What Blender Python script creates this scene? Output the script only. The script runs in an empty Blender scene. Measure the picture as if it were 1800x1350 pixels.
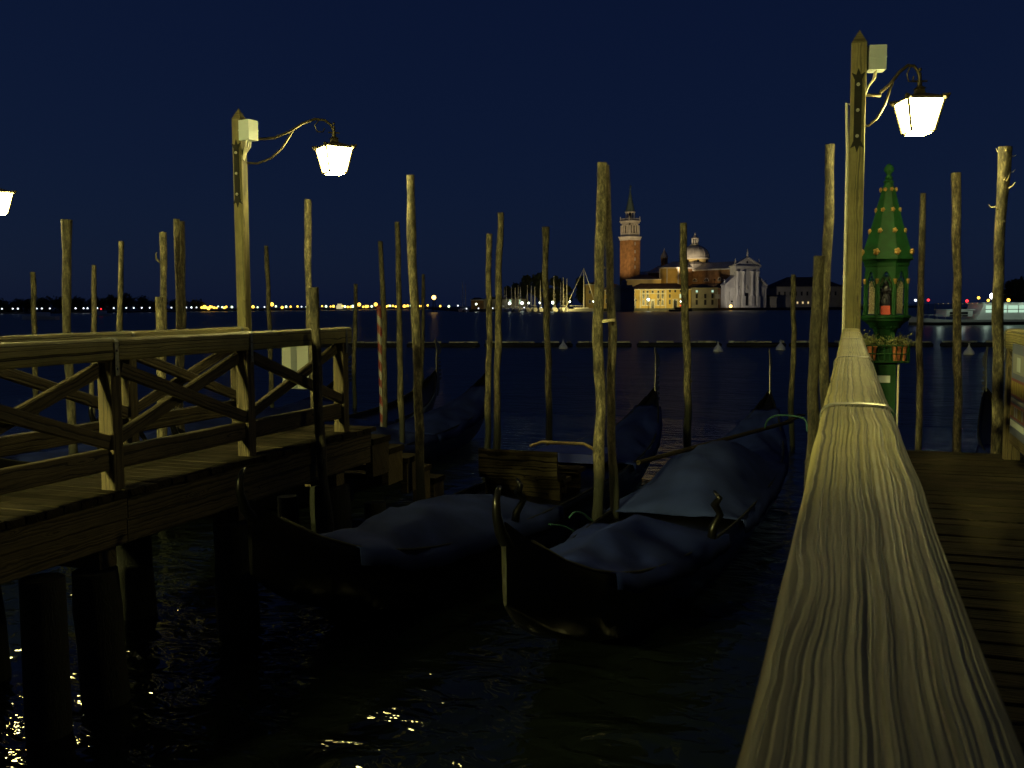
import bpy, math, random
from mathutils import Vector, Matrix, noise
random.seed(7)
SC = bpy.context.scene
COL = SC.collection
R = math.radians

# ------------------------------------------------------------------ camera
F, CX, CY = 1700.0, 900.0, 675.0           # focal length and centre in photo pixels (1800 x 1350)
EYE = Vector((0.0, 0.0, 2.70))             # y runs along the jetties towards the lagoon, z = 0 is the water
YAW, PITCH, ROLL = R(19.2), R(4.65), R(-0.30)
CROT = Matrix.Rotation(YAW, 3, 'Z') @ Matrix.Rotation(math.pi / 2 - PITCH, 3, 'X') @ Matrix.Rotation(ROLL, 3, 'Z')
cam = bpy.data.cameras.new('camera')
cam.sensor_width = 36.0
cam.lens = 36.0 * F / 1800.0
cam.clip_start, cam.clip_end = 0.02, 9000.0
cam.dof.use_dof = True
cam.dof.focus_distance = 30.0
cam.dof.aperture_fstop = 20.0
camo = bpy.data.objects.new('camera', cam)
COL.objects.link(camo)
camo.matrix_world = Matrix.Translation(EYE) @ CROT.to_4x4()
SC.camera = camo

# ------------------------------------------------------------------ night sky
world = bpy.data.worlds.new('World')
SC.world = world
world.use_nodes = True
wn, wl = world.node_tree.nodes, world.node_tree.links
bg = wn['Background']
sky = wn.new('ShaderNodeTexSky')
sky.sky_type = 'NISHITA'
sky.sun_disc = False
sky.sun_elevation = R(24)
sky.sun_rotation = R(250)
tint = wn.new('ShaderNodeMix'); tint.data_type = 'RGBA'; tint.blend_type = 'MULTIPLY'
tint.inputs[0].default_value = 1.0
wl.new(sky.outputs[0], tint.inputs[6])
tint.inputs[7].default_value = (0.075, 0.125, 0.20, 1)
flat = wn.new('ShaderNodeMix'); flat.data_type = 'RGBA'
flat.inputs[0].default_value = 0.80
wl.new(tint.outputs[2], flat.inputs[6])
flat.inputs[7].default_value = (0.046, 0.106, 0.54, 1)
wl.new(flat.outputs[2], bg.inputs[0])
bg.inputs[1].default_value = 0.05

SC.view_settings.view_transform = 'Standard'
SC.view_settings.look = 'None'
SC.view_settings.exposure = 0.0
SC.view_settings.gamma = 1.0
SC.view_settings.use_curve_mapping = False
SC.render.engine = 'CYCLES'
SC.cycles.use_denoising = True
SC.cycles.max_bounces = 6
SC.cycles.sample_clamp_indirect = 4.0
SC.cycles.caustics_reflective = False
SC.cycles.caustics_refractive = False

def ray(px, py):
    return (CROT @ Vector(((px - CX) / F, -(py - CY) / F, -1.0))).normalized()
def at(px, py, d):                          # the point seen at a photo pixel, d metres away over the ground
    r = ray(px, py)
    return EYE + r * (d / math.hypot(r.x, r.y))
def on(px, py, z):                          # the point seen at a photo pixel on the level z
    r = ray(px, py)
    return EYE + r * ((z - EYE.z) / r.z)
FWD = Vector((-math.sin(YAW), math.cos(YAW), 0))
RGT = Vector((math.cos(YAW), math.sin(YAW), 0))
def zat(px, py, d): return at(px, py, d).z

# ------------------------------------------------------------------ object helpers
W = {}
def link(o, parent=None, M=None):
    M = M.copy() if M is not None else Matrix.Identity(4)
    COL.objects.link(o)
    W[o.name] = M
    if parent is not None:
        o.parent = parent
        o.matrix_parent_inverse = W[parent.name].inverted()
    o.matrix_basis = M
    return o
def tag(o, label, cat=None, group=None, kind=None):
    if label: o['label'] = label
    if cat: o['category'] = cat
    if group: o['group'] = group
    if kind: o['kind'] = kind
    return o
def thing(name, loc, label, cat, group=None, rz=0.0):
    o = bpy.data.objects.new(name, None)
    o.empty_display_size = 0.2
    link(o, None, Matrix.Translation(Vector(loc)) @ Matrix.Rotation(rz, 4, 'Z'))
    return tag(o, label, cat, group)

class MB:
    def __init__(s): s.v = []; s.f = []; s.m = []
    def add(s, vs, fs, mi=0):
        b = len(s.v)
        s.v += [tuple(v) for v in vs]
        s.f += [tuple(b + i for i in f) for f in fs]
        s.m += [mi] * len(fs)
        return s
    def box(s, c, size, M=None, mi=0):
        x, y, z = size[0] / 2, size[1] / 2, size[2] / 2
        vs = [Vector(p) for p in ((-x,-y,-z),(x,-y,-z),(x,y,-z),(-x,y,-z),(-x,-y,z),(x,-y,z),(x,y,z),(-x,y,z))]
        if M is not None: vs = [M @ v for v in vs]
        vs = [v + Vector(c) for v in vs]
        return s.add(vs, [(3,2,1,0),(4,5,6,7),(0,1,5,4),(1,2,6,5),(2,3,7,6),(3,0,4,7)], mi)
    def b2(s, x0, x1, y0, y1, z0, z1, mi=0):
        return s.box(((x0+x1)/2,(y0+y1)/2,(z0+z1)/2), (abs(x1-x0),abs(y1-y0),abs(z1-z0)), None, mi)
    def poly(s, pts, d, mi=0):              # polygon pts extruded along vector d
        n = len(pts); d = Vector(d)
        vs = [Vector(p) for p in pts] + [Vector(p) + d for p in pts]
        fs = [tuple(range(n))[::-1], tuple(range(n, 2*n))] + [(i, (i+1) % n, n + (i+1) % n, n + i) for i in range(n)]
        return s.add(vs, fs, mi)
    def tube(s, pts, rad, n=8, mi=0, cap=True):
        pts = [Vector(p) for p in pts]
        if not hasattr(rad, '__len__'): rad = [rad] * len(pts)
        vs, fs = [], []
        side = None
        for i, p in enumerate(pts):
            t = (pts[min(i+1, len(pts)-1)] - pts[max(i-1, 0)]).normalized()
            if side is None:
                side = t.cross(Vector((0,0,1)))
                if side.length < 1e-3: side = Vector((1,0,0))
            side = (side - t * side.dot(t)).normalized()
            up = t.cross(side)
            for k in range(n):
                a = 2 * math.pi * k / n
                vs.append(p + (side * math.cos(a) + up * math.sin(a)) * rad[i])
        for i in range(len(pts) - 1):
            for k in range(n):
                fs.append((i*n+k, i*n+(k+1) % n, (i+1)*n+(k+1) % n, (i+1)*n+k))
        if cap:
            fs.append(tuple(range(n))[::-1]); fs.append(tuple(range((len(pts)-1)*n, len(pts)*n)))
        return s.add(vs, fs, mi)
    def lathe(s, prof, n=16, c=(0,0,0), ph=0.0, mi=0):
        c = Vector(c); vs, fs = [], []
        for (r, z) in prof:
            for k in range(n):
                a = 2*math.pi*k/n + ph
                vs.append(c + Vector((r*math.cos(a), r*math.sin(a), z)))
        for i in range(len(prof)-1):
            for k in range(n):
                fs.append((i*n+k, i*n+(k+1) % n, (i+1)*n+(k+1) % n, (i+1)*n+k))
        fs.append(tuple(range(n))[::-1]); fs.append(tuple(range((len(prof)-1)*n, len(prof)*n)))
        return s.add(vs, fs, mi)
    def ball(s, c, r, n=8, mi=0, sz=1.0):
        m = max(4, n // 2 + 1)
        return s.lathe([(max(1e-3, r*math.sin(math.pi*i/m)), -r*sz*math.cos(math.pi*i/m)) for i in range(m+1)], n, c, 0, mi)
    def mesh(s, name, mats, smooth=False):
        me = bpy.data.meshes.new(name)
        me.from_pydata(s.v, [], s.f)
        for m in (mats if isinstance(mats, (list, tuple)) else [mats]): me.materials.append(m)
        if any(s.m): me.polygons.foreach_set('material_index', s.m)
        if smooth: me.polygons.foreach_set('use_smooth', [True] * len(s.f))
        me.update()
        return me
    def build(s, name, mats, parent=None, smooth=False, M=None):
        return link(bpy.data.objects.new(name, s.mesh(name, mats, smooth)), parent, M)

def autosmooth(o, ang=40):
    me = o.data
    me.polygons.foreach_set('use_smooth', [True] * len(me.polygons))
    me.set_sharp_from_angle(angle=R(ang))
    return o

_beam = {}
def beam(name, p0, p1, w, h, mat, parent, up=(0,0,1), ch=0.008):
    """a chamfered timber from p0 to p1: its own object, local x along the grain"""
    p0, p1 = Vector(p0), Vector(p1)
    L = (p1 - p0).length
    key = (round(L, 2), w, h, ch, mat.name)
    if key not in _beam:
        m = MB(); a, b = w/2, h/2
        prof = [(-a+ch,-b),(a-ch,-b),(a,-b+ch),(a,b-ch),(a-ch,b),(-a+ch,b),(-a,b-ch),(-a,-b+ch)]
        m.poly([(-L/2, y, z) for y, z in prof], (L, 0, 0))
        _beam[key] = m.mesh(name, mat)
    x = (p1 - p0).normalized()
    u = Vector(up); u = (u - x * u.dot(x)).normalized()
    y = u.cross(x)
    M = Matrix(((x.x, y.x, u.x, 0), (x.y, y.y, u.y, 0), (x.z, y.z, u.z, 0), (0, 0, 0, 1)))
    return link(bpy.data.objects.new(name, _beam[key]), parent, Matrix.Translation((p0 + p1) / 2) @ M)

# ------------------------------------------------------------------ materials
def new_mat(name):
    m = bpy.data.materials.new(name); m.use_nodes = True
    return m, m.node_tree.nodes, m.node_tree.links, m.node_tree.nodes['Principled BSDF']
def N(n, t, **kw):
    o = n.new('ShaderNode' + t)
    for k, v in kw.items():
        if k.startswith('i_'): o.inputs[int(k[2:])].default_value = v
        else: setattr(o, k, v)
    return o
def ramp(n, stops):
    r = n.new('ShaderNodeValToRGB'); e = r.color_ramp.elements
    while len(e) < len(stops): e.new(0.5)
    for i, (p, c) in enumerate(stops):
        e[i].position = p; e[i].color = (*c, 1) if len(c) == 3 else c
    return r
def plain(name, c, rough=0.7, metal=0.0, var=0.25, scale=6.0, bump=0.0, spec=None, coord='Object'):
    """a painted, metal or stone surface with a cloudy variation of its colour"""
    m, n, l, p = new_mat(name)
    tc = N(n, 'TexCoord'); nz = N(n, 'TexNoise'); nz.inputs['Scale'].default_value = scale; nz.inputs['Detail'].default_value = 6
    l.new(tc.outputs[coord], nz.inputs['Vector'])
    lo = tuple(x * (1 - var) for x in c); hi = tuple(min(1, x * (1 + var)) for x in c)
    rp = ramp(n, [(0.3, lo), (0.7, hi)])
    l.new(nz.outputs[0], rp.inputs[0]); l.new(rp.outputs[0], p.inputs['Base Color'])
    p.inputs['Roughness'].default_value = rough; p.inputs['Metallic'].default_value = metal
    if spec is not None: p.inputs['Specular IOR Level'].default_value = spec
    if bump:
        b = N(n, 'Bump'); b.inputs['Strength'].default_value = bump; b.inputs['Distance'].default_value = 0.02
        l.new(nz.outputs[0], b.inputs['Height']); l.new(b.outputs[0], p.inputs['Normal'])
    return m
def emit(name, c, s, sample=True):
    m, n, l, p = new_mat(name)
    n.remove(p)
    e = N(n, 'Emission'); e.inputs[0].default_value = (*c, 1); e.inputs[1].default_value = s
    l.new(e.outputs[0], n['Material Output'].inputs[0])
    if not sample: m.cycles.emission_sampling = 'NONE'
    return m
def wood(name, dark, light, freq=420.0, wob=2.2, rough=0.7, bump=0.5, dirt=0.45, bdist=0.004, vary=True, kn=4.5, spec=0.3, lo=0.30, mid=0.7, fib=1.0):
    """sawn timber: growth rings run along local x, bent by noise, with stains; every timber differs"""
    m, n, l, p = new_mat(name)
    tc = N(n, 'TexCoord'); oi = N(n, 'ObjectInfo')
    off = N(n, 'VectorMath', operation='SCALE'); off.inputs[0].default_value = (13.1, 7.7, 3.3); l.new(oi.outputs['Random'], off.inputs['Scale'])
    ad = N(n, 'VectorMath', operation='ADD'); l.new(tc.outputs['Object'], ad.inputs[0]); l.new(off.outputs[0], ad.inputs[1])
    st = N(n, 'Mapping'); st.inputs['Scale'].default_value = (2.6, 10.0, 10.0); l.new(ad.outputs[0], st.inputs[0])
    wv = N(n, 'TexNoise'); wv.inputs['Scale'].default_value = 1.0; wv.inputs['Detail'].default_value = 3; l.new(st.outputs[0], wv.inputs['Vector'])
    s2 = N(n, 'Mapping'); s2.inputs['Scale'].default_value = (14.0, 22.0, 22.0); l.new(ad.outputs[0], s2.inputs[0])
    w2 = N(n, 'TexNoise'); w2.inputs['Scale'].default_value = 1.0; w2.inputs['Detail'].default_value = 2; l.new(s2.outputs[0], w2.inputs['Vector'])
    sx = N(n, 'SeparateXYZ'); l.new(ad.outputs[0], sx.inputs[0])
    yz = N(n, 'Math', operation='MULTIPLY_ADD'); l.new(sx.outputs[2], yz.inputs[0]); yz.inputs[1].default_value = 0.6; l.new(sx.outputs[1], yz.inputs[2])
    a1 = N(n, 'Math', operation='MULTIPLY'); l.new(yz.outputs[0], a1.inputs[0]); a1.inputs[1].default_value = freq
    a2 = N(n, 'Math', operation='MULTIPLY_ADD'); l.new(wv.outputs[0], a2.inputs[0]); a2.inputs[1].default_value = wob * 4; l.new(a1.outputs[0], a2.inputs[2])
    a3 = N(n, 'Math', operation='MULTIPLY_ADD'); l.new(w2.outputs[0], a3.inputs[0]); a3.inputs[1].default_value = wob * 0.9; l.new(a2.outputs[0], a3.inputs[2])
    km = N(n, 'Mapping'); km.inputs['Scale'].default_value = (1.7, 11.0, 11.0); l.new(ad.outputs[0], km.inputs[0])
    kv = N(n, 'TexVoronoi'); kv.inputs['Scale'].default_value = 1.0; kv.inputs['Randomness'].default_value = 1.0; l.new(km.outputs[0], kv.inputs['Vector'])
    kr = N(n, 'MapRange', i_1=0.0, i_2=0.34, i_3=1.0, i_4=0.0); kr.interpolation_type = 'SMOOTHERSTEP'; l.new(kv.outputs['Distance'], kr.inputs[0])
    a4 = N(n, 'Math', operation='MULTIPLY_ADD'); l.new(kr.outputs[0], a4.inputs[0]); a4.inputs[1].default_value = kn; l.new(a3.outputs[0], a4.inputs[2])
    a3 = a4
    sn = N(n, 'TexNoise', noise_dimensions='1D'); sn.inputs['Scale'].default_value = 1.0; sn.inputs['Detail'].default_value = 1.5; l.new(a3.outputs[0], sn.inputs['W'])
    mr = N(n, 'MapRange', i_1=0.34, i_2=0.60); l.new(sn.outputs[0], mr.inputs[0])
    cl = N(n, 'TexNoise'); cl.inputs['Scale'].default_value = 3.2; cl.inputs['Detail'].default_value = 7; cl.inputs['Roughness'].default_value = 0.65; l.new(ad.outputs[0], cl.inputs['Vector'])
    # fine fibre
    s3 = N(n, 'Mapping'); s3.inputs['Scale'].default_value = (9.0, 260.0, 260.0); l.new(ad.outputs[0], s3.inputs[0])
    fb = N(n, 'TexNoise'); fb.inputs['Scale'].default_value = 1.0; fb.inputs['Detail'].default_value = 4; l.new(s3.outputs[0], fb.inputs['Vector'])
    rp = ramp(n, [(0.0, dark), (lo, tuple(0.45*a+0.55*b for a, b in zip(dark, light))), (mid, light)])
    l.new(mr.outputs[0], rp.inputs[0])
    g = ramp(n, [(0.32, (1-dirt,)*3), (0.62, (1.0,)*3)]); l.new(cl.outputs[0], g.inputs[0])
    f2 = ramp(n, [(0.3, (1-.32*fib,)*3), (0.7, (1+.12*fib,)*3)]); l.new(fb.outputs[0], f2.inputs[0])
    m1 = N(n, 'Mix', data_type='RGBA', blend_type='MULTIPLY'); m1.inputs[0].default_value = 1; l.new(rp.outputs[0], m1.inputs[6]); l.new(g.outputs[0], m1.inputs[7])
    m2 = N(n, 'Mix', data_type='RGBA', blend_type='MULTIPLY'); m2.inputs[0].default_value = 1; l.new(m1.outputs[2], m2.inputs[6]); l.new(f2.outputs[0], m2.inputs[7])
    kd = ramp(n, [(0.0, (0.25,)*3), (0.055, (0.45,)*3), (0.10, (1.0,)*3)]); l.new(kv.outputs['Distance'], kd.inputs[0])
    m3 = N(n, 'Mix', data_type='RGBA', blend_type='MULTIPLY'); m3.inputs[0].default_value = 0.85; l.new(m2.outputs[2], m3.inputs[6]); l.new(kd.outputs[0], m3.inputs[7])
    cw = N(n, 'Math', operation='MULTIPLY'); l.new(a3.outputs[0], cw.inputs[0]); cw.inputs[1].default_value = 0.16
    cn = N(n, 'TexNoise', noise_dimensions='1D'); cn.inputs['Scale'].default_value = 1.0; cn.inputs['Detail'].default_value = 0; l.new(cw.outputs[0], cn.inputs['W'])
    cm = N(n, 'Mapping'); cm.inputs['Scale'].default_value = (1.1, 6.0, 6.0); l.new(ad.outputs[0], cm.inputs[0])
    cp = N(n, 'TexNoise'); cp.inputs['Scale'].default_value = 1.0; l.new(cm.outputs[0], cp.inputs['Vector'])
    c1 = N(n, 'Math', operation='ABSOLUTE'); c0 = N(n, 'Math', operation='SUBTRACT'); l.new(cn.outputs[0], c0.inputs[0]); c0.inputs[1].default_value = 0.5; l.new(c0.outputs[0], c1.inputs[0])
    c2 = N(n, 'MapRange', i_1=0.0, i_2=0.018, i_3=1.0, i_4=0.0); l.new(c1.outputs[0], c2.inputs[0])
    c3 = N(n, 'MapRange', i_1=0.47, i_2=0.56); l.new(cp.outputs[0], c3.inputs[0])
    c4 = N(n, 'Math', operation='MULTIPLY'); l.new(c2.outputs[0], c4.inputs[0]); l.new(c3.outputs[0], c4.inputs[1])
    m4 = N(n, 'Mix', data_type='RGBA'); l.new(c4.outputs[0], m4.inputs[0]); l.new(m3.outputs[2], m4.inputs[6]); m4.inputs[7].default_value = (dark[0]*.2, dark[1]*.2, dark[2]*.2, 1)
    tr_ = N(n, 'MapRange', i_1=0.0, i_2=1.0, i_3=0.62, i_4=1.2); l.new(oi.outputs['Random'], tr_.inputs[0])
    m5 = N(n, 'Mix', data_type='RGBA', blend_type='MULTIPLY'); m5.inputs[0].default_value = 1.0 if vary else 0.0; l.new(m4.outputs[2], m5.inputs[6]); l.new(tr_.outputs[0], m5.inputs[7])
    l.new(m5.outputs[2], p.inputs['Base Color'])
    p.inputs['Roughness'].default_value = rough
    p.inputs['Specular IOR Level'].default_value = spec
    hs = N(n, 'Math', operation='MULTIPLY_ADD'); l.new(fb.outputs[0], hs.inputs[0]); hs.inputs[1].default_value = 0.5*fib; l.new(mr.outputs[0], hs.inputs[2])
    h2 = N(n, 'Math', operation='MULTIPLY_ADD'); l.new(c4.outputs[0], h2.inputs[0]); h2.inputs[1].default_value = -2.0; l.new(hs.outputs[0], h2.inputs[2])
    b = N(n, 'Bump'); b.inputs['Strength'].default_value = bump; b.inputs['Distance'].default_value = bdist
    l.new(h2.outputs[0], b.inputs['Height']); l.new(b.outputs[0], p.inputs['Normal'])
    return m
def bark(name, base, pale, algae=(0.006, 0.008, 0.005), tide=0.98):
    """round pole with peeling bark and a wet weed-grown foot below the tide line"""
    m, n, l, p = new_mat(name)
    tc = N(n, 'TexCoord'); oi = N(n, 'ObjectInfo')
    off = N(n, 'VectorMath', operation='SCALE'); off.inputs[0].default_value = (17, 9, 23); l.new(oi.outputs['Random'], off.inputs['Scale'])
    ad = N(n, 'VectorMath', operation='ADD'); l.new(tc.outputs['Object'], ad.inputs[0]); l.new(off.outputs[0], ad.inputs[1])
    mp = N(n, 'Mapping'); mp.inputs['Scale'].default_value = (20, 20, 6.5); l.new(ad.outputs[0], mp.inputs[0])
    a = N(n, 'TexNoise'); a.inputs['Scale'].default_value = 1.0; a.inputs['Detail'].default_value = 8; a.inputs['Roughness'].default_value = 0.7; l.new(mp.outputs[0], a.inputs['Vector'])
    mp2 = N(n, 'Mapping'); mp2.inputs['Scale'].default_value = (90, 90, 30); l.new(ad.outputs[0], mp2.inputs[0])
    b_ = N(n, 'TexNoise'); b_.inputs['Scale'].default_value = 1.0; b_.inputs['Detail'].default_value = 5; l.new(mp2.outputs[0], b_.inputs['Vector'])
    r1 = ramp(n, [(0.38, tuple(x*0.22 for x in base)), (0.49, base), (0.585, tuple(0.5*(x+y) for x, y in zip(base, pale))), (0.66, pale)]); l.new(a.outputs[0], r1.inputs[0])
    r2 = ramp(n, [(0.3, (0.35,)*3), (0.65, (1.2,)*3)]); l.new(b_.outputs[0], r2.inputs[0])
    mx = N(n, 'Mix', data_type='RGBA', blend_type='MULTIPLY'); mx.inputs[0].default_value = 1; l.new(r1.outputs[0], mx.inputs[6]); l.new(r2.outputs[0], mx.inputs[7])
    ge = N(n, 'NewGeometry'); sz = N(n, 'SeparateXYZ'); l.new(ge.outputs['Position'], sz.inputs[0])
    tz = N(n, 'Math', operation='MULTIPLY_ADD'); l.new(a.outputs[0], tz.inputs[0]); tz.inputs[1].default_value = -0.6; l.new(sz.outputs[2], tz.inputs[2])
    mr = N(n, 'MapRange', i_1=tide-0.45, i_2=tide-0.2); l.new(tz.outputs[0], mr.inputs[0])
    m2 = N(n, 'Mix', data_type='RGBA'); l.new(mr.outputs[0], m2.inputs[0]); m2.inputs[6].default_value = (*algae, 1); l.new(mx.outputs[2], m2.inputs[7])
    tr_ = N(n, 'MapRange', i_1=0.0, i_2=1.0, i_3=0.45, i_4=1.3); l.new(oi.outputs['Random'], tr_.inputs[0])
    m5 = N(n, 'Mix', data_type='RGBA', blend_type='MULTIPLY'); m5.inputs[0].default_value = 1.0; l.new(m2.outputs[2], m5.inputs[6]); l.new(tr_.outputs[0], m5.inputs[7])
    l.new(m5.outputs[2], p.inputs['Base Color']); p.inputs['Roughness'].default_value = 0.82
    hs = N(n, 'Math', operation='MULTIPLY_ADD'); l.new(b_.outputs[0], hs.inputs[0]); hs.inputs[1].default_value = 0.4; l.new(a.outputs[0], hs.inputs[2])
    bp = N(n, 'Bump'); bp.inputs['Strength'].default_value = 0.9; bp.inputs['Distance'].default_value = 0.02
    l.new(hs.outputs[0], bp.inputs['Height']); l.new(bp.outputs[0], p.inputs['Normal'])
    return m

LAMP = (1.0, 0.86, 0.28)
M = {}
M['timber'] = wood('timber', (0.036, 0.028, 0.015), (0.135, 0.106, 0.055), freq=85, wob=0.8)
M['deck'] = wood('deck_timber', (0.008, 0.0068, 0.0048), (0.048, 0.039, 0.025), freq=80, wob=0.8, dirt=0.6, rough=0.9, spec=0.06)
M['lamp_timber'] = wood('lamp_post_timber', (0.075, 0.064, 0.028), (0.155, 0.135, 0.062), freq=45, wob=0.7, bump=0.2)
M['rail'] = wood('handrail_timber', (0.042, 0.035, 0.014), (0.285, 0.25, 0.10), freq=175, wob=0.62, bump=0.8, kn=1.6, lo=0.16, mid=0.42, fib=0.45, dirt=0.35, bdist=0.0035, rough=0.55, vary=False, spec=0.5)
M['bark'] = bark('pole_bark', (0.085, 0.073, 0.042), (0.27, 0.235, 0.138))
M['bark_dark'] = bark('dark_pole_bark', (0.07, 0.06, 0.036), (0.17, 0.145, 0.09))
M['pile'] = bark('pile_wood', (0.012, 0.011, 0.008), (0.035, 0.031, 0.022), algae=(0.004, 0.005, 0.004), tide=1.0)
M['steel'] = plain('galvanised_steel', (0.22, 0.22, 0.20), 0.42, 0.9, 0.35, 40)
M['iron'] = plain('black_iron', (0.007, 0.007, 0.0065), 0.75, 0.0, 0.3, 20, spec=0.2)
M['bronze'] = plain('lamp_iron', (0.055, 0.045, 0.025), 0.45, 0.6, 0.3, 20)
M['box'] = plain('junction_box_plastic', (0.34, 0.38, 0.42), 0.6, 0, 0.08, 4)
M['cable'] = plain('cable_sheath', (0.45, 0.43, 0.36), 0.5, 0, 0.15, 20)
M['lamp'] = emit('lantern_glow', LAMP, 155.0)
M['lamp_q'] = emit('quay_lantern_glow', (1.0, 0.93, 0.28), 3000.0)
M['green'] = plain('green_paint', (0.0022, 0.028, 0.0075), 0.7, 0, 0.3, 14, 0.15, spec=0.2)
M['gold'] = plain('gilding', (0.20, 0.115, 0.03), 0.45, 0.5, 0.4, 30)
M['lace'] = plain('embossed_silver_glass', (0.34, 0.28, 0.20), 0.28, 0.75, 0.8, 75, 1.0)
M['statue'] = plain('dark_statue', (0.02, 0.02, 0.035), 0.25, 0.3, 0.5, 40, 0.4)
M['red'] = plain('red_votive_box', (0.24, 0.018, 0.010), 0.6, 0, 0.15, 10)
M['pot'] = plain('terracotta', (0.36, 0.11, 0.045), 0.8, 0, 0.2, 12)
M['leaf'] = plain('pot_plant_leaf', (0.10, 0.105, 0.035), 0.6, 0, 0.5, 9)
M['paper_w'] = plain('white_board', (0.17, 0.18, 0.19), 0.7, 0, 0.06, 3)
M['paper_g'] = plain('grey_band', (0.055, 0.065, 0.085), 0.7, 0, 0.06, 3)
M['sign_blue'] = plain('blue_grey_board', (0.07, 0.085, 0.16), 0.7, 0, 0.1, 4)
M['sign_red'] = plain('sign_red', (0.11, 0.02, 0.03), 0.7, 0, 0.1, 4)
M['sign_yellow'] = plain('sign_yellow', (0.17, 0.14, 0.02), 0.7, 0, 0.1, 4)
M['lacquer'] = plain('black_gondola_lacquer', (0.0028, 0.0028, 0.0034), 0.28, 0, 0.3, 3, spec=0.22)
M['tarp'] = plain('blue_tarpaulin', (0.008, 0.015, 0.085), 0.9, 0, 0.35, 2.2, 0.35, spec=0.08)
M['tarp2'] = plain('faded_blue_tarpaulin', (0.013, 0.021, 0.085), 0.9, 0, 0.35, 2.2, 0.35, spec=0.08)
M['bright_blue'] = plain('bright_blue_cushion', (0.006, 0.016, 0.16), 0.7, 0, 0.25, 5)
M['ferro'] = plain('prow_iron', (0.13, 0.13, 0.135), 0.5, 0.6, 0.2, 20)
M['brass'] = plain('brass_trim', (0.14, 0.10, 0.04), 0.5, 0.3, 0.2, 20)
M['rope'] = plain('teal_rope', (0.008, 0.06, 0.05), 0.85, 0, 0.3, 60)
M['rope_w'] = plain('pale_rope', (0.50, 0.44, 0.28), 0.85, 0, 0.3, 60)
M['buoy'] = plain('white_buoy_plastic', (0.88, 0.89, 0.9), 0.4, 0, 0.1, 6)
M['boom'] = plain('dark_boom_float', (0.02, 0.02, 0.018), 0.7, 0, 0.5, 4)
M['boom_top'] = plain('boom_pipe', (0.75, 0.66, 0.42), 0.5, 0, 0.9, 1.7)
M['stripe_r'] = plain('red_pole_paint', (0.11, 0.010, 0.010), 0.6, 0, 0.2, 8)
M['stripe_w'] = plain('white_pole_paint', (0.17, 0.165, 0.155), 0.6, 0, 0.1, 8)
M['stone'] = plain('quay_stone', (0.32, 0.30, 0.26), 0.8, 0, 0.3, 3)

# water: dark, clear-surfaced, with ripples; smooth underfoot, choppier in the open
m, n, l, p = new_mat('lagoon_water')
tc = N(n, 'TexCoord')
mp = N(n, 'Mapping'); mp.inputs['Scale'].default_value = (1.0, 1.5, 1.0); mp.inputs['Rotation'].default_value = (0, 0, R(25)); l.new(tc.outputs['Object'], mp.inputs[0])
n1 = N(n, 'TexNoise'); n1.inputs['Scale'].default_value = 2.1; n1.inputs['Detail'].default_value = 3; n1.inputs['Roughness'].default_value = 0.5; n1.inputs['Distortion'].default_value = 0.6; l.new(mp.outputs[0], n1.inputs['Vector'])
n2 = N(n, 'TexNoise'); n2.inputs['Scale'].default_value = 0.35; n2.inputs['Detail'].default_value = 3; l.new(mp.outputs[0], n2.inputs['Vector'])
sm = N(n, 'Math', operation='MULTIPLY_ADD'); l.new(n2.outputs[0], sm.inputs[0]); sm.inputs[1].default_value = 2.5; l.new(n1.outputs[0], sm.inputs[2])
bp = N(n, 'Bump'); bp.inputs['Strength'].default_value = 1.0; bp.inputs['Distance'].default_value = 0.06
l.new(sm.outputs[0], bp.inputs['Height']); l.new(bp.outputs[0], p.inputs['Normal'])
p.inputs['Base Color'].default_value = (0.0035, 0.005, 0.0048, 1)
sx = N(n, 'SeparateXYZ'); l.new(tc.outputs['Object'], sx.inputs[0])
fr = N(n, 'MapRange', i_1=8.0, i_2=24.0, i_3=0.055, i_4=0.29); l.new(sx.outputs[1], fr.inputs[0]); l.new(fr.outputs[0], p.inputs['Roughness'])
p.inputs['IOR'].default_value = 1.33
M['water'] = m

# ------------------------------------------------------------------ setting: water, quay
DECK, RAIL = 1.46, 2.49                     # top of the deck boards and of the handrails
w = MB(); S = 4200.0
w.add([(-S, -60, 0), (S, -60, 0), (S, S, 0), (-S, S, 0)], [(0, 1, 2, 3)])
tag(w.build('water', M['water']), 'dark rippled lagoon water between the jetties and beyond', kind='structure')
q = MB(); q.b2(-60, 60, -40, -1.6, -2, 1.22); q.b2(-60, 60, -2.1, -1.52, 1.225, 1.40)
tag(q.build('pavement', M['stone']), 'pale stone quay edge behind the jetties', kind='structure')

# ------------------------------------------------------------------ jetties
def strap(parent, x, y, w_, h_, drop=.10):
    """galvanised band bent over the rounded handrail and bolted to the post below"""
    m = MB(); wd, rd, t, e = .0700, .023, .0025, .018
    def path(o):
        P = [(-wd-o, -h_-drop), (-wd-o, -rd)]
        P += [(-wd+rd - (rd+o)*math.cos(k*math.pi/10), -rd + (rd+o)*math.sin(k*math.pi/10)) for k in range(1, 6)]
        P += [((wd-rd)*(-1+2*k/4), .0025*math.sin(math.pi*k/4)+o) for k in range(1, 4)]
        P += [(-p_, q_) for p_, q_ in P[:7][::-1]]
        return P
    A, B = path(.0015), path(.0015+t)
    for i in range(len(A)-1):
        m.poly([(x+A[i][0], y-e, RAIL+A[i][1]), (x+A[i+1][0], y-e, RAIL+A[i+1][1]), (x+B[i+1][0], y-e, RAIL+B[i+1][1]), (x+B[i][0], y-e, RAIL+B[i][1])], (0, 2*e, 0))
    for s_ in (-1, 1):
        for dz in (h_+drop*.55, h_*.55): m.ball((x+s_*(wd+.005), y, RAIL-dz), .009, 6)
    return m.build('strap', M['steel'], parent)

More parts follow.
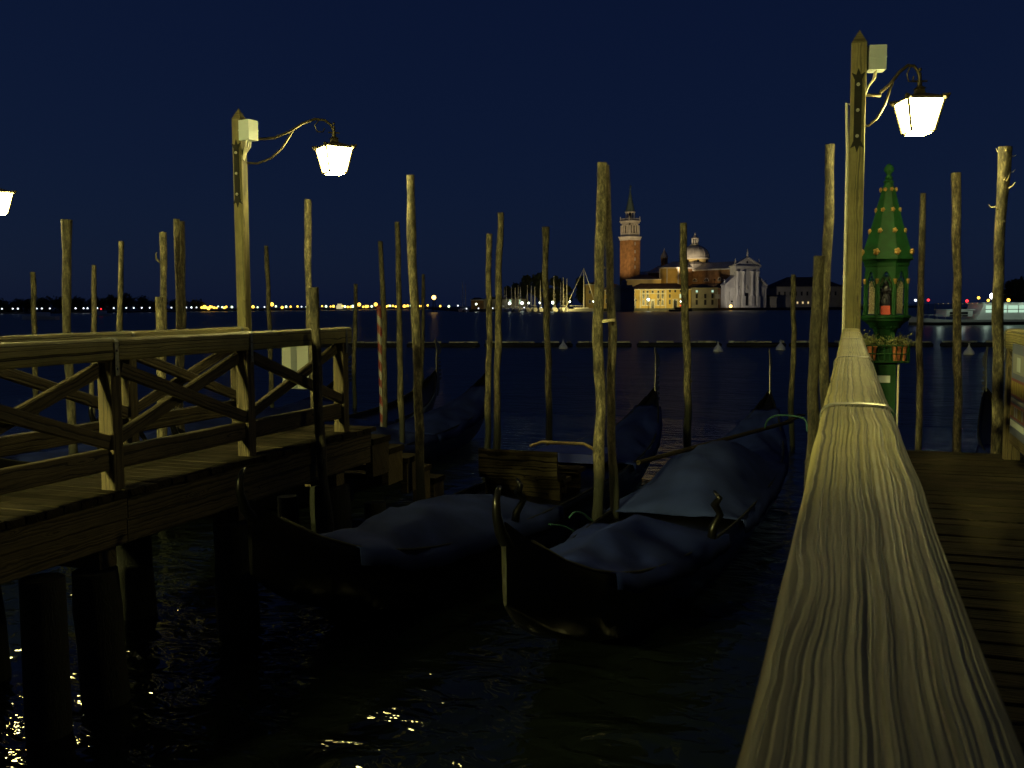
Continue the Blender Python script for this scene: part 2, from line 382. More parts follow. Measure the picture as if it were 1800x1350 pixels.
def jetty(x0, x1, y0, yend, posts, label, rail_mat, first_ends, group, segs_close=False, spans=None):
    root = thing('jetty', ((x0+x1)/2, (y0+yend)/2, 0), label, 'jetty', group)
    y = y0; i = 0
    while y < yend + 0.28:
        dz = random.uniform(-.004, .004); dx = random.uniform(-.012, .012)
        beam('plank', (x0-.15+dx, y, DECK-.022+dz), (x1+.15+dx, y, DECK-.022+dz), 0.131, 0.044, M['deck'], root, ch=.006)
        y += 0.146
    for s, x in ((-1, x0), (1, x1)):
        xo = x + s*0.085
        for a, b in ((y0, posts[len(posts)//2]), (posts[len(posts)//2], yend+.26)):
            beam('fascia_beam', (xo, a+.004, DECK-.126), (xo, b-.004, DECK-.126), .06, .15, M['timber'], root, ch=.006)
            beam('fascia_beam', (xo-s*.008, a+.004, DECK-.288), (xo-s*.008, b-.004, DECK-.288), .06, .165, M['timber'], root, ch=.006)
        for py in posts:
            beam('post', (x, py, DECK-.36), (x, py, RAIL-.152), .115, .105, M['timber'], root, up=(0,1,0), ch=.006)
            strap(root, x, py, .135, .15)
        for a, b in zip(posts[:-1], posts[1:]):
            beam('kick_board', (x, a+.06, DECK+.21), (x, b-.06, DECK+.21), .06, .15, M['timber'], root)
            z0, z1 = DECK+.28, RAIL-.16
            beam('brace', (x-.026, a+.07, z0+.05), (x-.026, b-.07, z1-.05), .045, .095, M['timber'], root)
            beam('brace', (x+.026, a+.07, z1-.05), (x+.026, b-.07, z0+.05), .045, .095, M['timber'], root)
    for y in [p_ - .12 for p_ in posts]:
        beam('cross_beam', (x0-.04, y, DECK-.45), (x1+.04, y, DECK-.45), .16, .14, M['timber'], root)
        for x in (x0+.03, x1-.03):
            m = MB(); r0 = random.uniform(.15, .19); lean = random.uniform(-.05, .05)
            ps, rs = [], []
            for k in range(9):
                t = k/8; ps.append((x + lean*(1-t), y + .05*math.sin(3*t+x), -1.2 + t*(DECK-.53+1.2))); rs.append(r0*(1.06-.12*t)*random.uniform(.95, 1.05))
            m.tube(ps, rs, 14)
            autosmooth(m.build('pile', M['pile'], root))
    return root

def rail_long(root, x, ys, mat, name='handrail'):
    """handrail pieces between joints: rounded, with edges worn unevenly"""
    for a, b in zip(ys[:-1], ys[1:]):
        m = MB(); L = b - a - .006; nx = max(8, int(L / .03)); wd, hg, rd = .0685, .15, .022
        sec = []
        for k in range(9): sec.append((-wd + .0005 + (2*wd-.001)*k/8 if False else 0, 0))
        sec = []
        def arc(cy, cz, a0, a1, r, n=6): return [(cy + r*math.cos(a0+(a1-a0)*k/n), cz + r*math.sin(a0+(a1-a0)*k/n)) for k in range(n+1)]
        sec += arc(wd-rd, -rd, 0, math.pi/2, rd)
        sec += [((wd-rd)*(1-2*k/7), .0025*math.sin(math.pi*k/7)) for k in range(1, 7)]
        sec += arc(-wd+rd, -rd, math.pi/2, math.pi, rd)
        sec += [(-wd, -hg+.012), (-wd+.012, -hg), (wd-.012, -hg), (wd, -hg+.012)]
        ns = len(sec); sd = random.uniform(0, 50); vs, fs = [], []
        for i in range(nx+1):
            t = i/nx; xx = -L/2 + L*t
            e = min(t, 1-t)*L
            worn = 0.010*max(0, 1-e/.03)**2
            for (yy, zz) in sec:
                d = 0.0022*noise.noise((xx*4+sd, yy*18, zz*18)) + 0.0016*noise.noise((xx*1.3+sd, yy*40, zz*9))
                k = 1 - worn/.06
                vs.append((xx, yy*k + d*(1 if yy > 0 else -1), zz*k + d - worn*.6))
        for i in range(nx):
            for k in range(ns):
                fs.append((i*ns+k, i*ns+(k+1) % ns, (i+1)*ns+(k+1) % ns, (i+1)*ns+k))
        fs.append(tuple(range(ns))[::-1]); fs.append(tuple(range(nx*ns, (nx+1)*ns)))
        m.add(vs, [f[::-1] for f in fs])
        Mx = Matrix.Translation((x, (a+b)/2, RAIL)) @ Matrix.Rotation(math.pi/2, 4, 'Z')
        autosmooth(m.build(name, mat, root, M=Mx), 50)

RX0, RX1 = 0.02, 1.24                        # right jetty handrails
LX0, LX1 = -5.95, -4.75                      # left jetty handrails
rp_ = [0.2, 2.1, 4.0, 6.1, 7.95, 8.62]
rj = jetty(RX0, RX1, -1.5, 8.55, [-1.3, 0.25, 2.1, 4.0, 6.1, 8.5], 'wooden jetty at right whose handrail runs straight out from under the viewer', M['rail'], None, 'wooden gondola jetties')
for x in (RX0, RX1):
    rail_long(rj, x, [-1.38, 0.25, 2.1, 4.0, 6.1, 8.62], M['rail'])
strap(rj, RX0, 7.4, .135, .15, .0)
lposts = [0.6, 2.15, 3.72, 5.30, 6.87, 8.48]
lj = jetty(LX0, LX1, -1.5, 8.62, lposts, 'wooden jetty at left with crossed braces and stairs at its end', M['timber'], None, 'wooden gondola jetties')
for x in (LX0, LX1):
    rail_long(lj, x, [-1.3] + lposts[:-1] + [8.62], M['rail'])
# stairs going down to the water at the end of the left jetty
st = [(8.92, 9.32, 1.32), (9.34, 9.72, 1.16), (9.74, 10.10, 1.0), (10.12, 10.46, .82), (10.48, 10.80, .64)]
for i, (a, b, z) in enumerate(st):
    m = MB(); m.b2(LX0-.05, LX1+.12 - .03*(i % 2), a, b, z-.06, z)
    m.build('stair_tread', M['deck'], lj)
    for x in (LX0+.02, LX1+.06 - .03*(i % 2)):
        m = MB(); m.b2(x-.04, x+.04, a+.012, b-.012, z-.40, z-.063)
        m.build('stair_block', M['timber'], lj)
m = MB(); m.tube([(LX1-.02, 4.66, -1.2), (LX1-.01, 4.66, 0), (LX1-.03, 4.68, DECK-.46)], [.15, .14, .135], 14)
autosmooth(m.build('pile', M['pile'], lj))
for x in (LX0+.1, LX1-.02):
    for y in (9.2, 10.4):
        m = MB(); m.tube([(x, y, -1.2), (x+.01, y, .1), (x, y, .6 if y < 10 else .1)], [.13, .12, .115], 12)
        autosmooth(m.build('pile', M['pile'], lj))
# stair foot at the right jetty, out of sight below the deck end
for i, (a, b, z) in enumerate(st[:3]):
    m = MB(); m.b2(RX0+.25, RX1-.15, a-.05, b-.05, z-.06, z-.0)
    m.build('stair_tread', M['deck'], rj)
    for x in (RX0+.3, RX1-.2):
        m = MB(); m.b2(x-.04, x+.04, a-.04, b-.06, -.6, z-.063)
        m.build('stair_block', M['timber'], rj)

# ------------------------------------------------------------------ lanterns and lamp posts
def lantern_parts(root, c, k=1.0, rz=0.0, glow='lamp'):
    """iron lantern wider at the top: four glowing panes, a glowing floor pane, corner bars, a flat roof and a cap"""
    Mx = Matrix.Translation(c) @ Matrix.Rotation(rz, 4, 'Z') @ Matrix.Scale(k, 4)
    a, b, h = .175, .112, .150
    ln = MB()
    for i in range(4):
        s = Matrix.Rotation(i*math.pi/2, 3, 'Z')
        ln.tube([s @ Vector((a, a, h)), s @ Vector((b, b, -h))], .014, 6)
        ln.tube([s @ Vector((a, -a, h)), s @ Vector((a, a, h))], .009, 6)
        ln.tube([s @ Vector((b, -b, -h)), s @ Vector((b, b, -h))], .009, 6)
    ln.build('lantern_frame', M['bronze'], root, M=Mx)
    for i in range(4):
        s = Matrix.Rotation(i*math.pi/2, 3, 'Z'); e = .012
        g = MB(); q_ = [(a-.004, -a+e, h-.012), (a-.004, a-e, h-.012), (b-.004, b-e, -h+.012), (b-.004, -b+e, -h+.012)]
        g.poly([s @ Vector(p_) for p_ in q_], s @ Vector((-.004, 0, 0)))
        g.build('pane', M[glow], root, M=Mx)
    g = MB(); g.b2(-b*.8, b*.8, -b*.8, b*.8, -h-.018, -h-.012)
    g.build('pane', M[glow], root, M=Mx)
    r = MB()
    r.lathe([(.236, h+.010), (.238, h+.018), (.15, h+.045), (.06, h+.07), (.05, h+.11), (.07, h+.115), (.025, h+.14), (.012, h+.16)], 4, ph=math.pi/4)
    for i in range(4):                      # upturned corner leaves of the roof
        s = Matrix.Rotation(i*math.pi/2, 3, 'Z')
        r.tube([s @ Vector((.155, .155, h+.012)), s @ Vector((.185, .185, h+.006)), s @ Vector((.21, .21, h+.03))], [.026, .03, .008], 6)
    r.build('lantern_roof', M['bronze'], root, M=Mx)

def lamp_post(base, top_z, lan, label, box_side, facing, rz=0.0, w_=.15, show=True):
    root = thing('lamp_post', (base[0], base[1], DECK), label, 'street lamp', 'jetty lamps')
    bx, by = base
    Mx = Matrix.Translation((bx, by, 0)) @ Matrix.Rotation(rz, 4, 'Z')
    a = w_/2
    beam('post', (bx, by, .3), (bx, by, top_z-.12), w_, w_, M['lamp_timber'], root, up=(0, 1, 0), ch=.007)
    m = MB(); m.add([(-a,-a,top_z-.118),(a,-a,top_z-.118),(a,a,top_z-.118),(-a,a,top_z-.118),(0,0,top_z)], [(3,2,1,0),(0,1,4),(1,2,4),(2,3,4),(3,0,4)])
    m.build('post_cap', M['lamp_timber'], root, M=Mx)
    # iron plate with pointed fish-tail ends and three bolts, on the quay side
    z1, z0 = top_z - .36, top_z - .98
    pl = [(-.03, z0+.06), (-.055, z0), (-.018, z0+.02), (0, z0-.035), (.018, z0+.02), (.055, z0), (.03, z0+.06),
          (.03, z1-.06), (.055, z1), (.018, z1-.02), (0, z1+.035), (-.018, z1-.02), (-.055, z1), (-.03, z1-.06)]
    m = MB(); m.poly([(x, -a-.010, z) for x, z in pl], (0, .008, 0))
    pt = m.build('iron_plate', M['iron'], root, M=Mx)
    for z in (z1-.10, (z0+z1)/2, z0+.10):
        m = MB(); m.tube([(0, -a-.024, z), (0, -a-.0105, z)], .014, 8); m.build('bolt', M['steel'], pt, M=Mx)
    # arm
    lan = Vector(lan); d = Vector((lan.x-bx, lan.y-by, 0)); L = d.length; d.normalize()
    def A(u, z): return Vector((bx, by, 0)) + d*u + Vector((0, 0, z))
    zt = lan.z
    n_ = 14
    up = [(a, zt+.185), (a+.12, zt+.175), (L*.36, zt+.20), (L*.52, zt+.27), (L*.66, zt+.365), (L*.80, zt+.42), (L*.90, zt+.415), (L*.97, zt+.37), (L, zt+.30)]
    m = MB(); m.tube([A(u, z) for u, z in up], .014, 8)
    lo = [(a, zt-.07), (L*.18, zt-.07), (L*.32, zt-.01), (L*.44, zt+.10), (L*.56, zt+.285)]
    m.tube([A(u, z) for u, z in lo], .011, 8)
    sc = [(L*.84, zt+.41), (L*.79, zt+.35), (L*.82, zt+.29), (L*.88, zt+.29), (L*.90, zt+.33)]
    m.tube([A(u, z) for u, z in sc], .007, 6)
    m.tube([A(L-.06, zt+.29), A(L+.06, zt+.29)], .008, 6); m.ball(A(L, zt+.385), .016, 6)
    m.tube([A(L, zt+.36), A(L, zt+.24)], [.012, .022], 8)
    autosmooth(m.build('arm', M['bronze'], root), 60)
    lantern_parts(root, lan, .86, math.atan2(EYE.y-lan.y, EYE.x-lan.x) + R(22))
    # junction box on its side, with cables
    bd = Vector(box_side).normalized(); sd = Vector((-bd.y, bd.x, 0))
    c = Vector((bx, by, top_z-.24)) + bd*(a+.075)
    m = MB(); m.box(c, (.14, .13, .20), Matrix.Rotation(math.atan2(bd.y, bd.x), 3, 'Z'))
    m.box(c + Vector((0, 0, .001)), (.146, .136, .012), Matrix.Rotation(math.atan2(bd.y, bd.x), 3, 'Z'))
    m.build('junction_box', M['box'], root)
    for k in (-.03, .0, .03):
        m = MB(); p0 = c + sd*k - Vector((0, 0, .10))
        m.tube([p0, p0 - Vector((0, 0, .06)) - bd*.01, Vector((bx, by, top_z-.46)) + bd*(a+.02) + sd*k*.5, Vector((bx, by, top_z-.54)) + bd*(a-.01) + sd*k*.3], .008, 6)
        m.build('cable', M['cable'], root)
    # conduit down the back edge
    e = Vector((bx, by, 0)) - bd*(a+.014)
    m = MB(); m.tube([e + Vector((0, 0, top_z-.62)) + bd*.05, e + Vector((0, 0, top_z-.60)) - bd*.015, e + Vector((0, 0, top_z-.75)) - bd*.01, e + Vector((0, 0, top_z-1.0)), e + Vector((0, 0, DECK+.2))], .013, 8)
    m.build('conduit', M['cable'], root)
    return root

def lan_pt(px, py, d): return at(px, py, d)
zR = zat(1507, 55, 8.80); zL = zat(421, 188, 10.42)
pR = at(1497, 600, 8.80); pL = at(432, 600, 10.42)
lamp_post((RX0+.01, 8.76), zR, lan_pt(1615, 205, 8.92), 'timber lamp post with lit lantern at the end of the right-hand handrail', (1, .25, 0), None, rz=R(0), w_=.125)
lamp_post((LX0+.0, 8.62), zL, lan_pt(588, 282, 10.62), 'timber lamp post with lit lantern standing on the left jetty', (1, -.2, 0), None, w_=.108)
lamp_post((-12.62, 10.9), 4.75, lan_pt(-6, 357, 14.2), 'lamp post at the left edge with only its lit lantern in view', (1, .0, 0), None)

# three-armed street lamps on the quay behind the viewer; they light the quay side of posts and poles
def quay_lamp(x, y, label, glow):
    root = thing('street_lamp', (x, y, 1.22), label, 'street lamp', 'quay street lamps')
    m = MB(); m.lathe([(.24, 1.22), (.24, 1.5), (.12, 1.6), (.09, 2.3), (.06, 2.4), (.05, 5.04), (.08, 5.09), (.03, 5.24)], 12, (x, y, 0))
    autosmooth(m.build('post', M['bronze'], root))
    for i in range(3):
        an = R(90 + 120*i); u = Vector((math.cos(an), math.sin(an), 0)); o_ = Vector((x, y, 0))
        m = MB(); m.tube([o_ + Vector((0,0,4.94)), o_ + u*.3 + Vector((0,0,4.84)), o_ + u*.62 + Vector((0,0,4.99)), o_ + u*.62 + Vector((0,0,5.12))], .02, 8)
        m.build('arm', M['bronze'], root)
        lantern_parts(root, o_ + u*.62 + Vector((0, 0, 5.30)), 1.0, an, glow)
quay_lamp(-7.5, -7.0, 'three-lantern street lamp on the quay behind the jetties', 'lamp_q')
# unseen board added on the quay to shade the near end of the handrail
root = thing('notice_or_shade_board', (-2.2, -1.75, 1.40), 'added unseen board on the quay shading the near end of the right handrail', 'sign')
m = MB(); m.b2(-2.85, -1.50, -1.79, -1.75, 2.25, 3.7); m.build('board', M['deck'], root)
for x in (-2.80, -1.55): beam('post', (x, -1.71, 1.20), (x, -1.71, 3.72), .07, .07, M['timber'], root, up=(0, 1, 0))
m = MB(); m.poly([(-2.95, -1.92, 3.73), (-1.40, -1.92, 3.73), (-1.40, -1.62, 3.79), (-2.95, -1.62, 3.79)], (0, 0, .03)); m.build('hood', M['timber'], root)

# ------------------------------------------------------------------ mooring poles
def pole(xt, yt, xb, yb, d, wpx, label, mat='bark', bend=0.0, top='flat', group='mooring poles', wt=None):
    t = at(xt, yt, d); b = at(xb, yb, d)
    k = (t.z + 1.5) / (t.z - b.z)
    bot = t + (b - t) * k
    depth = d * math.cos(math.atan((xt - CX) / F))
    r1 = max(.035, wpx / F * depth / 2)
    n_, ns = 26, 12
    rnd = random.Random(int(xt*13 + yt))
    ps, rs = [], []
    sd = rnd.uniform(0, 99)
    ax = RGT
    for i in range(n_+1):
        s = i/n_
        c = bot + (t - bot)*s
        wob = .045*noise.noise((sd, s*3.1, 0)) + .022*noise.noise((sd+9, s*11, 0)) + bend*math.sin(math.pi*s)
        wo2 = .035*noise.noise((sd+30, s*3.3, 0))
        ps.append(c + ax*wob*min(1, (1-s)*6) + FWD*wo2)
        rr = r1*(1.12 - .17*s)*(1 + .09*noise.noise((sd+50, s*14, 0)))
        if top == 'flare' and s > .93: rr *= 1 + (s-.93)*4.0
        rs.append(rr)
    m = MB(); m.tube(ps, rs, ns)
    for i, v in enumerate(m.v):             # knotty, not perfectly round
        s = noise.noise((v[0]*9+sd, v[1]*9, v[2]*2.2)) * .16*r1
        ring = i // ns
        c = ps[min(ring, n_)]
        dv = Vector(v) - c
        m.v[i] = tuple(c + dv*(1 + 1.6*s/max(r1, 1e-3)))
    for k in range(rnd.randint(2, 4)):      # knots and broken twig stubs
        i = rnd.randint(12, n_-2); an = rnd.uniform(0, 6.28)
        u = Vector((math.cos(an), math.sin(an), .25))
        m.tube([ps[i] + u*rs[i]*.6, ps[i] + u*rs[i]*1.18], [rs[i]*.38, rs[i]*.25], 6)
    o = m.build('mooring_pole', M[mat], None)
    autosmooth(o, 50)
    o.data.transform(Matrix.Translation(-Vector((bot.x, bot.y, 0))))
    o.matrix_basis = Matrix.Translation((bot.x, bot.y, 0)); W[o.name] = o.matrix_basis.copy()
    tag(o, label, 'mooring pole', group)
    return o, t, r1

pole(58, 478, 62, 690, 22, 9, 'pale thin pole leftmost of all the mooring poles')
o, t, r = pole(117, 386, 122, 740, 13.5, 15, 'thick pole with a splintered top, second from the left edge', top='flare')
pole(165, 466, 164, 640, 17, 9, 'short dark pole with a bleached tip between two taller poles at left', 'bark_dark')
pole(213, 424, 209, 640, 15, 10, 'slim crooked pole left of the clustered poles', bend=.02)
o5, t5, r5 = pole(286, 408, 292, 800, 13.0, 12, 'bent pole with a hooked branch stub in the left cluster', bend=-.03)
pole(279, 522, 284, 790, 12.7, 14, 'short thick sawn-off stump pole in the left cluster')
pole(311, 385, 315, 780, 13.3, 11, 'left one of two tall poles bound side by side')
pole(320, 389, 318, 780, 13.45, 11, 'right one of two tall poles bound side by side')
pole(468, 432, 478, 680, 20, 8, 'dim slim pole just right of the left lamp post', 'bark_dark')
pole(541, 351, 549, 760, 12.2, 13, 'bright tall pole standing beyond the end of the left jetty rail')
pole(551, 505, 574, 960, 9.0, 18, 'dark pole in front of the left jetty rail', 'bark_dark')
pole(625, 499, 623, 690, 26, 7, 'thin short pole alone right of the left jetty')
pole(668, 424, 677, 735, 17, 9, 'pole beside the red and white striped pole')
pole(698, 390, 707, 755, 15.5, 10, 'pole immediately left of the tall lit pole by the stairs')
pole(721, 308, 739, 930, 10.8, 16, 'tall pole by the jetty stairs, lit by the left lantern', bend=.02)
pole(744, 482, 744, 700, 24, 6, 'thinnest short pole right of the tall pole by the stairs', 'bark_dark')
pole(860, 411, 853, 830, 15.5, 11, 'leaning pole, left one of a close pair near the centre', bend=.03)
pole(880, 374, 873, 830, 15.0, 12, 'taller straight pole, right one of a close pair near the centre')
pole(959, 399, 966, 830, 17.0, 11, 'single pole with a flared top left of the roped pole pair', top='flare')
pole(1059, 286, 1049, 935, 10.2, 18, 'tall pole, left one of the pair tied together with rope', bend=-.01)
pole(1064, 291, 1080, 935, 10.4, 15, 'tall pole, right one of the pair tied together with rope', 'bark_dark')
pole(1201, 392, 1206, 830, 17.5, 13, 'split-topped pole in front of the church apse', bend=.03)
pole(1395, 483, 1393, 720, 19, 9, 'short pole right of the church facade')
pole(1458, 254, 1451, 700, 9.35, 17, 'tall pole just left of the right lamp post')
pole(1441, 450, 1424, 860, 8.6, 20, 'short thick dark pole leaning against the right handrail', 'bark_dark')
pole(1622, 340, 1614, 800, 12, 10, 'dark thin pole right of the green shrine', 'bark_dark')
pole(1680, 304, 1683, 800, 11, 14, 'knotty pole with flared top between the shrine and the right edge', top='flare')
o24, t24, r24 = pole(1768, 258, 1744, 830, 9.3, 19, 'pole with peeling bark and shredded top at the right edge', top='flare')
# shreds of bark and the hooked branch as parts of their poles
m = MB()
for k in range(9):
    a0 = random.uniform(0, 6.28); z = random.uniform(-.75, -.02)
    b0 = t24 + Vector((0, 0, z)) - RGT*(-z)*.04 + Vector((math.cos(a0), math.sin(a0), 0))*r24
    u = Vector((math.cos(a0), math.sin(a0), random.uniform(-.4, .9)))
    m.tube([b0, b0 + u*.03, b0 + u*.05 + Vector((0, 0, .02))], [.007, .004, .001], 5)
m.build('bark_shred', M['rope_w'], o24)
h = at(277, 460, 13.0)
m = MB(); m.tube([at(285, 463, 13.0), at(280, 460, 13), at(275, 455, 13), at(274, 447, 13), at(276, 443, 13)], [.02, .016, .013, .009, .004], 7)
m.build('branch_hook', M['bark'], o5)
# rope round the pair
rz = at(1062, 566, 10.3); m = MB(); pts = []
for k in range(60):
    a0 = k/60*6*math.pi; pts.append(rz + RGT*.105*math.cos(a0) + FWD*.12*math.sin(a0) + Vector((0, 0, .012*math.cos(a0) + .02*k/60)))
m.tube(pts, .009, 6)
m.tube([rz - RGT*.09 - FWD*.06, rz - RGT*.12 - FWD*.09 - Vector((0,0,.12)), rz - RGT*.11 - FWD*.08 - Vector((0,0,.3))], .005, 5)
tag(m.build('mooring_rope', M['rope_w']), 'pale rope lashed round the pair of tall poles', 'rope')
# striped pole
b0 = at(666.5, 545, 17.6); b1 = at(672.5, 740, 17.6)
m = MB(); rr = .045
for k in range(96):
    for j in range(12):
        a0, a1 = 2*math.pi*j/12, 2*math.pi*(j+1)/12
        z0, z1 = b0.z*(k/96)*1.0, b0.z*((k+1)/96)
        mi = 1 if ((k*.085*1.0 + j/12) % 1.0) < .5 else 0
        def q3(a, z):
            c = b1 + (b0-b1)*((z-b1.z)/(b0.z-b1.z)); return Vector((c.x + rr*math.cos(a), c.y + rr*math.sin(a), z))
        m.add([q3(a0, z0), q3(a1, z0), q3(a1, z1), q3(a0, z1)], [(0, 1, 2, 3)], mi)
m.lathe([(.05, b0.z), (.06, b0.z+.02), (.055, b0.z+.07), (.01, b0.z+.10)], 10, (b0.x, b0.y, 0), mi=0)
tag(m.build('striped_pole', [M['stripe_r'], M['stripe_w']]), 'red and white spiral striped mooring pole', 'mooring pole')

# ------------------------------------------------------------------ green gothic shrine on a post
def shrine():
    d = 10.6
    c = at(1556, 560, d); X, Y = c.x, c.y
    Z = lambda y: zat(1557, y, d)
    root = thing('votive_shrine', (X, Y, 0), 'green gothic votive shrine with gilded spire beside the right lamp post', 'shrine')
    ang = math.atan2(-Y, -X)                 # a flat side faces the jetty head
    ph = ang + math.pi/8
    k = d*math.cos(R(21))/F                  # metres per pixel there
    def T(a): return Matrix.Translation((X, Y, 0)) @ Matrix.Rotation(a, 4, 'Z')
    o8 = 1/math.cos(math.pi/8)
    rb, rs = 35*k, 42*k
    # spire: eight flat sides
    m = MB(); m.lathe([(rs*o8, Z(455)), (rs*o8*.985, Z(452)), (rs*o8*.60, Z(395)), (12*k, Z(335)), (7*k, Z(322))], 8, (X, Y, 0), ph)
    m.build('spire', M['green'], root)
    m = MB(); m.lathe([(8*k, Z(322)), (9*k, Z(319)), (5*k, Z(317)), (7*k, Z(313)), (4*k, Z(309)), (4*k, Z(306)), (8*k, Z(301)), (8.2*k, Z(296)), (5*k, Z(291)), (1*k, Z(288))], 14, (X, Y, 0))
    autosmooth(m.build('finial', M['green'], root))
    # gilded flowers along the ribs
    for (y, r, s) in ((444, .985*rs*o8*.96, 6.0), (407, rs*o8*.675, 4.6), (370, rs*o8*.455, 4.0), (334, 13.5*k, 3.6)):
        for i in range(8):
            a = ph + i*math.pi/4; u = Vector((math.cos(a), math.sin(a), 0)); cc = Vector((X, Y, Z(y))) + u*r
            m = MB(); m.ball(cc, s*k*.75, 8, sz=1.2)
            for j in range(5):
                b = j*2*math.pi/5; v = Vector((-u.y, u.x, 0))*math.cos(b) + Vector((0, 0, 1))*math.sin(b)
                m.ball(cc + v*s*k*.62 + u*s*k*.15, s*k*.42, 6)
            m.build('gilded_flower', M['gold'], root)
    # cornice under the spire
    m = MB(); m.lathe([(rb*o8, Z(470)), (rb*o8*1.05, Z(463)), (rb*o8*1.12, Z(458)), (rs*o8*1.03, Z(457)), (rs*o8*1.03, Z(455.2))], 8, (X, Y, 0), ph)
    m.build('cornice', M['green'], root)
    for i in range(8):                       # little dentils
        a = ang + i*math.pi/4
        m = MB()
        for j in range(9): m.b2(rb*1.03, rb*1.055, (j-4)*rb*.085-.004, (j-4)*rb*.085+.004, Z(468), Z(464))
        m.build('dentil_band', M['green'], root, M=T(a))
    # arched sides, columns, panes
    zb, zt = Z(553), Z(470.2)
    hw = rb*math.tan(math.pi/8)
    for i in range(8):
        a = ang + i*math.pi/4
        m = MB()
        op = hw*.66; spring = Z(497); apex = Z(477)
        nseg = 8
        arc = []
        for j in range(nseg+1):
            t = j/nseg; arc.append((-op + op*t, spring + (apex-spring)*math.sin(t*math.pi/2)**.85))
        arc = arc + [(-x_, z_) for x_, z_ in arc[-2::-1]]
        for (xa, za), (xb_, zb_) in zip(arc[:-1], arc[1:]):
            m.poly([(rb*.985, xa, za), (rb*.985, xb_, zb_), (rb*.985, xb_, zt), (rb*.985, xa, zt)], (-.014, 0, 0))
        for s in (-1, 1):
            m.b2(rb*.985-.014, rb*.985, s*op, s*hw*.995, zb, zt)
        # moulding of the arch and the trefoil ring
        m.tube([(rb*.995, x_*.93, z_ - .002) for x_, z_ in arc], .0045, 6)
        m.tube([(rb*.97, .021*math.cos(q_), Z(487)+.021*math.sin(q_)) for q_ in [j*math.pi/6 for j in range(13)]], .0042, 6)
        inn = [(-op*.85 + op*.85*j/6, Z(506) + (Z(492.5)-Z(506))*math.sin(j/6*math.pi/2)) for j in range(7)]
        inn = inn + [(-x_, z_) for x_, z_ in inn[-2::-1]]
        m.tube([(rb*.97, x_, z_) for x_, z_ in inn], .005, 6)
        m.build('arched_side', M['green'], root, M=T(a))
        if i not in (0,):
            m = MB(); m.b2(rb*.90, rb*.915, -op*.72, op*.72, zb+.01, Z(494))
            m.build('pane', M['lace'], root, M=T(a))
        a2 = ph + i*math.pi/4
        m = MB(); m.lathe([(.014, zb), (.014, zb+.02), (.0095, zb+.03), (.0095, Z(500)), (.013, Z(498))], 10, (rb*o8*1.0, 0, 0))
        co = autosmooth(m.build('column', M['green'], root, M=T(a2)))
        m = MB(); m.lathe([(.011, Z(499.5)), (.018, Z(494)), (.019, Z(491)), (.014, Z(490.5))], 10, (rb*o8*1.0, 0, 0))
        m.build('capital', M['gold'], co, M=T(a2))
    # figure in the niche: robed, veiled, on a red box
    m = MB(); m.lathe([(.050, Z(537)), (.055, Z(534)), (.048, Z(525)), (.040, Z(516)), (.045, Z(509)), (.038, Z(504)), (.020, Z(501.5)), (.024, Z(499)), (.027, Z(496.5)), (.020, Z(493)), (.006, Z(491))], 14, (rb*.52, 0, 0))
    for s in (-1, 1): m.tube([(rb*.52+.01, s*.040, Z(508)), (rb*.52+.04, s*.035, Z(515)), (rb*.52+.058, s*.008, Z(511))], [.016, .014, .010], 8)
    autosmooth(m.build('figure', M['statue'], root, M=T(ang)), 60)
    m = MB(); m.b2(rb*.62, rb*.95, -hw*.52, hw*.52, Z(552.5), Z(537.5)); m.build('red_box', M['red'], root, M=T(ang))
    # niche frame of embossed metal behind the figure
    m = MB(); m.b2(-rb*.30, -rb*.28, -hw*.9, hw*.9, Z(552), Z(486)); m.build('niche_back', M['lace'], root, M=T(ang))
    # moulded base
    m = MB(); m.lathe([(.10, Z(590)), (.11, Z(583)), (20*k, Z(579)), (27*k, Z(572)), (33*k, Z(566)), (39*k, Z(563)), (39.5*k, Z(559.5)), (42*k, Z(558)), (42*k, Z(555)), (37*k, Z(553.2))], 16, (X, Y, 0), ph)
    m.build('base', M['green'], root)
    m = MB()
    for j in range(22):
        a = j*2*math.pi/22; m.ball((X+.135*math.cos(a), Y+.135*math.sin(a), Z(574)), .017, 6)
    m.build('leaf_moulding', M['green'], root)
    # post with a plaque
    hp = 20*k
    m = MB(); m.lathe([(hp*1.41, -1.2), (hp*1.41, Z(640)), (hp*1.55, Z(638)), (hp*1.1, Z(632)), (hp*1.1, Z(584))], 4, (X, Y, 0), ang + math.pi/4)
    m.build('post', M['green'], root)
    m = MB(); m.b2(hp+.001, hp+.006, -.062, .062, Z(671), Z(659)); m.build('plaque', M['box'], root, M=T(ang))
    m = MB(); m.tube([(hp*.7, hp+.02, -.6), (hp*.7, hp+.02, Z(640))], .012, 8); m.build('conduit', M['cable'], root, M=T(ang))
    # planter basket with pots and straggling plants
    bw = 40*k
    m = MB()
    for s in range(4):
        Rm = Matrix.Rotation(s*math.pi/2, 3, 'Z')
        for y in (606, 620, 633):
            m.tube([Rm @ Vector((bw, -bw, Z(y))), Rm @ Vector((bw, bw, Z(y)))], .007, 5)
        for j in range(-4, 5):
            m.tube([Rm @ Vector((bw, j*bw/4.2, Z(606))), Rm @ Vector((bw, j*bw/4.2, Z(633)))], .006, 5)
    m.b2(-bw, bw, -bw, bw, Z(635.5), Z(634))
    m.build('planter_basket', M['green'], root, M=T(ang))
    for s in range(4):
        for j in (-.5, .5):
            v = Matrix.Rotation(s*math.pi/2, 3, 'Z') @ Vector((bw*.72, j*bw*1.0, 0))
            m = MB(); m.lathe([(.030, Z(633.5)), (.042, Z(611)), (.048, Z(610)), (.048, Z(606)), (.040, Z(606))], 12, v)
            m.build('flower_pot', M['pot'], root, M=T(ang))
    m = MB(); rnd = random.Random(5)
